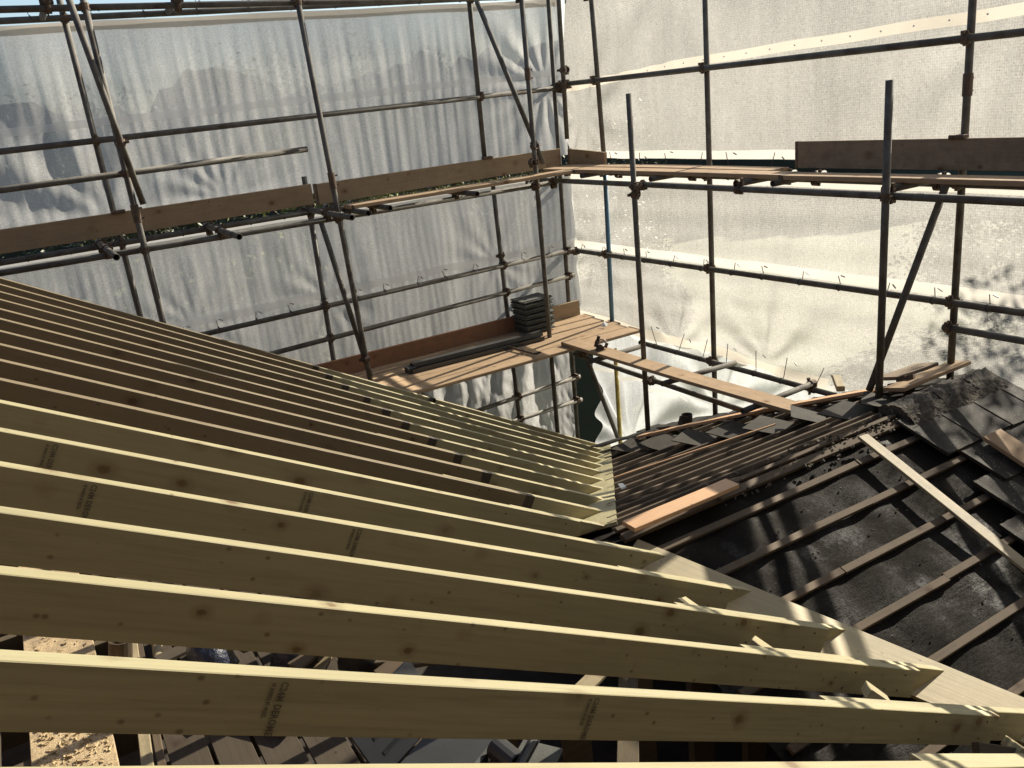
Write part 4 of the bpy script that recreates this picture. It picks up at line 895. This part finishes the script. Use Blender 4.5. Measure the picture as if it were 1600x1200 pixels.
# bundle of grey gutter lengths and a bar
prof = [(-.045, .052), (-.04, .0), (.04, 0), (.045, .052), (.038, .052), (.035, .007), (-.035, .007), (-.038, .052)]
def extr(name, prof, L, mat, parent=None):
    n = len(prof); v = [(0, y, z) for y, z in prof] + [(L, y, z) for y, z in prof]
    f = [(k, (k + 1) % n, n + (k + 1) % n, n + k) for k in range(n)] + [tuple(range(n))[::-1], tuple(range(n, 2 * n))]
    return link(name, mesh(name, v, f), parent, mat)
for i, (o_, d_, L, lb, inv) in enumerate([((3.46, 8.56, ZL + .002), (1, -.03, 0), 1.75, 'lower grey gutter length in the bundle on the walkway', 0), ((3.52, 8.70, ZL + .002), (1, -.035, 0), 1.70, 'grey gutter length at the back of the bundle', 0), ((3.50, 8.62, ZL + .105), (1, -.04, 0), 1.72, 'upturned grey gutter length on top of the bundle', 1)]):
    o = extr('gutter_length', prof, L, 'grey_plastic'); m = frame(o_, d_)
    o.matrix_world = m @ Matrix.Rotation(math.pi, 4, 'X') if inv else m; tag(o, lb, 'gutter length', 'grey gutter lengths on the walkway')
o = link('end_cap', MB().box(0, .10, -.06, .06, 0, .07, b=.01).build('end_cap'), None, 'black'); o.matrix_world = frame((3.42, 8.60, ZL + .004), (1, -.03, 0)); o.name = 'gutter_end_box'; tag(o, 'black end box at the left end of the grey bundle', 'end box')
bar = empty('wrecking_bar', (4.70, 8.57, ZL + .04)); bar.matrix_world = frame((4.70, 8.57, ZL + .035), (.09, -.6, -.01)); tag(bar, 'dark steel wrecking bar lying across the walkway boards', 'wrecking bar')
polytube('shaft', [(0, 0, 0), (.55, 0, 0)], .012, 'coupler', 8, bar); polytube('claw', [(.55, 0, 0), (.60, 0, .012), (.63, .004, .03), (.65, .01, .028)], .013, 'black', 8, bar)
o = slab('torn_scrap', [Vector((6.02, 8.30, ZL + .02)), Vector((6.08, 8.33, ZL + .05)), Vector((6.05, 8.40, ZL + .07)), Vector((5.99, 8.36, ZL + .015))], (.3, -.6, .7), .006, 'white_bits'); tag(o, 'white torn scrap at the foot of the blue upright', 'scrap')

# ------------------------------------------------------------------ plastic sheeting
def sheet(name, label, P0, U, V, nu, nv, fold, mat):
    """P0 top-left corner, U across, V down; fold(u, v) -> offset along the outward normal"""
    P0, U, V = Vector(P0), Vector(U), Vector(V); N = U.cross(V).normalized(); v = []; f = []
    root = empty(name, P0); tag(root, label, 'plastic sheet', 'scaffold sheeting')
    for i in range(nu + 1):
        for j in range(nv + 1):
            a, b = i / nu, j / nv; q = U * a + V * b
            r = fold(P0.x + q.x, P0.y + q.y, P0.z + q.z, a, b)
            v.append(q + (Vector(r) if isinstance(r, tuple) else Vector((0, r, 0)) if abs(U.x) > abs(U.y) else Vector((r, 0, 0))))
    for i in range(nu):
        for j in range(nv): k = i * (nv + 1) + j; f.append((k, k + nv + 1, k + nv + 2, k + 1))
    link('sheet', mesh('sheet', v, f, True), root, mat)
    root['_p'] = 1; del root['_p']
    return root
def band(root, a, b, w, axis, fold, mat='hem', off=-.012, seg=160):
    """hem tape between a and b (world), w wide, hugging the folded sheet"""
    a, b = Vector(a), Vector(b); v = []; f = []
    for i in range(seg + 1):
        p = a.lerp(b, i / seg)
        for s in (-.5, 0, .5):
            q = p + Vector((0, 0, s * w + .004 * math.sin(i * .21)))
            r = fold(q.x, q.y, q.z, .5, .5); r = r if isinstance(r, tuple) else ((0, r, 0) if axis == 'x' else (r, 0, 0))
            q = q + Vector(r) + (Vector((0, off, 0)) if axis == 'x' else Vector((off, 0, 0))); v.append(q - root.location)
    for i in range(seg):
        for j in (0, 1): k = i * 3 + j; f.append((k, k + 3, k + 4, k + 1))
    return link('hem_band', mesh('hem_band', v, f, True), root, mat)

def pins_fold(x, z, pins):
    d = 0
    for px, pz, amp, wid, ax, az in pins:      # tension creases radiating from a tied point
        dx, dz = x - px, z - pz; r = math.hypot(dx, dz) + .02; ang = math.atan2(dz, dx)
        d += amp * math.cos(ang * wid + px * 3) * math.exp(-((math.log(r / ax)) / az) ** 2)
    return d
PINS_L = [(.84, -.70, .015, 9, .9, 1.0), (.1, -.72, .012, 9, .9, .9), (6.1, .1, .010, 14, .5, .8), (2.0, -.70, .004, 14, .4, .7)]
def f_left_up(x, y, z, a, b):
    t = max(0, min(1, (1.06 - z) / .5))
    w = .0024 * math.sin(x * 21 + 3 * noise.noise(Vector((x * 1.3, z * .4, 0)))) + .0018 * math.sin(x * 47 + 4 * noise.noise(Vector((x * 2, z * .5, 5)))) + .0008 * math.sin(x * 105 + 6 * noise.noise(Vector((x * 4, z * .6, 5))))
    w += .007 * noise.noise(Vector((x * 5, z * .5, 2))) + .0022 * noise.noise(Vector((x * 18, z * .9, 8)))
    return w * t * .9 + pins_fold(x, z, PINS_L) + .03 * math.sin(x * 1.3) * t
def f_left_low(x, y, z, a, b):
    t = max(0, min(1, (-.98 - z) / .3))
    w = .002 * math.sin(x * 15 + 4 * noise.noise(Vector((x, z * .6, 0)))) + .009 * noise.noise(Vector((x * 2.2, z * .6, 2))) + .0025 * noise.noise(Vector((x * 14, z * 1.2, 8))) + .0012 * math.sin(x * 70 + 5 * noise.noise(Vector((x * 3, z, 1))))
    return w * t + .010 * math.sin(x * 2) + pins_fold(x, z, [(2.9, -1.95, .0035, 11, .35, .7), (5.1, -1.95, .0035, 11, .35, .7), (1.4, -1.95, .003, 11, .35, .7)])
def f_left_bot(x, y, z, a, b):
    w = .045 * noise.noise(Vector((x * 3.5, z * .8, 2))) + .014 * math.sin(x * 13 + 5 * noise.noise(Vector((x, z * .8, 0)))) + .026 * noise.noise(Vector((x * 9, z * 3, 8))) + .011 * noise.noise(Vector((x * 22, z * 9, 3)))
    edge = .08 * noise.noise(Vector((1, z * 3, 3))) if a > .97 else 0
    return (edge, w, 0)
def f_right_up(x, y, z, a, b):
    w = .007 * math.sin(y * 13 + 2 * noise.noise(Vector((y, z * .5, 1)))) + .014 * noise.noise(Vector((2, y * 1.5, z * .8))) + .004 * noise.noise(Vector((5, y * 10, z * 5)))
    return w * .8 + pins_fold(y, z, [(7.4, 1.0, .03, 7, .9, .8), (3.7, .2, .02, 8, .6, .8), (8.95, -.3, .03, 9, .6, .8)])
def f_right_low(x, y, z, a, b):
    w = .010 * noise.noise(Vector((2, y * 1.8, z * 1.5))) + .008 * noise.noise(Vector((4, y * 3, z * 10))) * max(0, min(1, (-2 - z) * 2 + .3)) + .006 * math.sin(z * 22 + y)
    bulge = .05 * max(0, (-2.3 - z)) * math.sin(y * 3)
    dz = 0
    if b > .80:      # bottom edge lifts over the roof at the near end
        dz = (b - .80) / .20 * (.42 * max(0, min(1, (5.3 - y) / 1.2)) + .06 * math.sin(y * 2.3))
    return (w + bulge + pins_fold(y, z, [(8.9, -2.0, .02, 8, .5, .7), (6.0, -2.95, .04, 9, .5, .8), (7.4, -2.95, .03, 9, .4, .8)]), 0, dz)
def f_right_bot(x, y, z, a, b):
    w = .04 * noise.noise(Vector((2, y * 2.0, z * 1.6))) + .02 * noise.noise(Vector((4, y * 5, z * 3)))
    return (w - .10 * b + pins_fold(y, z, [(8.3, -4.5, .07, 11, .9, .9), (6.7, -3.6, .06, 10, .7, .9), (5.6, -2.95, .04, 9, .5, .8)]), 0, 0)

XL0, XL1 = -2.6, 6.37
s1 = sheet('plastic_sheet', 'creased mesh sheet of the upper left wall hanging in vertical folds', (XL0, 9.32, 1.06), (XL1 - XL0, 0, 0), (0, 0, -1.84), 420, 60, f_left_up, 'sheet_left')
band(s1, (XL0, 9.32, 1.02), (XL1, 9.32, 1.02), .085, 'x', f_left_up, 'hem')
band(s1, (XL0, 9.32, .135), (XL1 - .05, 9.32, .225), .075, 'x', f_left_up, 'hem_left')
s2 = sheet('plastic_sheet', 'mesh sheet of the lower left wall between the two walkways', (XL0, 9.32, -.99), (XL1 - XL0, 0, 0), (0, 0, -1.80), 360, 50, f_left_low, 'sheet_left')
band(s2, (XL0, 9.32, -1.06), (XL1, 9.32, -1.02), .13, 'x', f_left_low, 'hem_left')
band(s2, (XL0, 9.32, -1.92), (XL1, 9.32, -1.90), .09, 'x', f_left_low, 'hem_left')
s3 = sheet('plastic_sheet', 'crumpled plastic sheet below the lower left walkway, its free edge beside the dark gap', (1.5, 9.32, -2.93), (4.60, 0, 0), (0, 0, -2.4), 240, 70, f_left_bot, 'sheet_left')
s4 = sheet('plastic_sheet', 'bright backlit mesh sheet of the upper right wall', (6.36, 9.34, 3.8), (0, -11.2, 0), (0, 0, -4.62), 300, 70, f_right_up, 'sheet_right')
band(s4, (6.36, 9.3, -.775), (6.36, .8, -.775), .085, 'y', f_right_up, 'hem_pale')
band(s4, (6.36, 9.3, .02), (6.36, 7.2, .14), .085, 'y', f_right_up, 'hem'); band(s4, (6.36, 7.2, .14), (6.36, .8, .27), .085, 'y', f_right_up, 'hem')
s5 = sheet('plastic_sheet', 'bright backlit mesh sheet of the lower right wall, bottom edge draped over the ridge', (6.36, 9.42, -.985), (0, -11.2, 0), (0, 0, -2.02), 300, 70, f_right_low, 'sheet_right')
band(s5, (6.36, 9.4, -1.04), (6.36, .8, -1.0), .09, 'y', f_right_low, 'hem_pale')
band(s5, (6.36, 9.4, -1.93), (6.36, .8, -1.80), .095, 'y', f_right_low, 'hem_pale')
band(s5, (6.36, 9.4, -2.90), (6.36, 5.2, -2.93), .10, 'y', f_right_low, 'hem')
s6 = sheet('plastic_sheet', 'clear polythene sheet below the lower right walkway, pulled into creases', (6.40, 9.05, -2.96), (0, -4.6, 0), (0, 0, -2.0), 200, 80, f_right_bot, 'sheet_clear')
band(s6, (6.38, 9.0, -3.58), (6.38, 7.2, -3.62), .05, 'y', f_right_bot, 'hem_pale', off=-.02)

# black toggle ties
def tie_mesh(drop):
    mb = MB(); n = 10; v = []; f = []
    for i in range(n):
        a = 2 * math.pi * i / n
        for dx, rr in ((-.005, .029), (.005, .029), (.005, .034), (-.005, .034)): v.append((dx, rr * math.cos(a), rr * math.sin(a)))
    for i in range(n):
        for k in range(4): f.append((i * 4 + k, i * 4 + (k + 1) % 4, ((i + 1) % n) * 4 + (k + 1) % 4, ((i + 1) % n) * 4 + k))
    mb.add((v, f)); mb.box(-.0025, .0025, .03, .036, 0, drop); mb.box(-.022, .022, .028, .038, drop - .004, drop + .004, m=Matrix.Rotation(.5, 4, 'Y'))
    return mb.build('tie')
TIE = tie_mesh(.10); TIE.materials.append(M['black'])
def ties(root, a, b, n, ax, jit=.03):
    a, b = Vector(a), Vector(b); rnd = random.Random(int(a.z * 100) + n)
    for i in range(n):
        p = a.lerp(b, (i + .5) / n) + (Vector((rnd.uniform(-jit, jit), 0, 0)) if ax == 'x' else Vector((0, rnd.uniform(-jit, jit), 0)))
        o = link('tie', TIE, root); o.location = p - root.location; o.rotation_euler = (rnd.uniform(-.2, .2), rnd.uniform(-.4, .4), 0 if ax == 'x' else R(-90))
ties(s1, (-2, 9.145, 1.08), (6.1, 9.145, 1.09), 17, 'x')
ties(s2, (-1.9, 9.145, -.972), (5.9, 9.145, -.95), 22, 'x')
ties(s2, (.3, 9.145, -2.02), (6.0, 9.145, -1.97), 15, 'x')
ties(s5, (6.225, 9.3, -1.99), (6.225, 1.6, -1.865), 17, 'y')
TIE = tie_mesh(.24); TIE.materials.append(M['black']); ties(s6, (6.225, 7.8, -2.998), (6.225, 5.1, -2.965), 7, 'y')
ties(s4, (6.225, 9.0, -.974), (6.225, 5.6, -.974), 7, 'y')

# small white eyelets in the long hem tape of the right wall
EY = mesh('eyelet', *cyl(.007, .005, 10, .003)); EY.materials.append(M['white_bits'])
for i in range(22):
    y = 8.2 - i * .29; o = link('eyelet', EY, s4); z = .14 + (7.2 - y) * .0203 if y < 7.2 else .02 + (9.3 - y) * .057
    o.location = Vector((6.30, y, z)) - s4.location
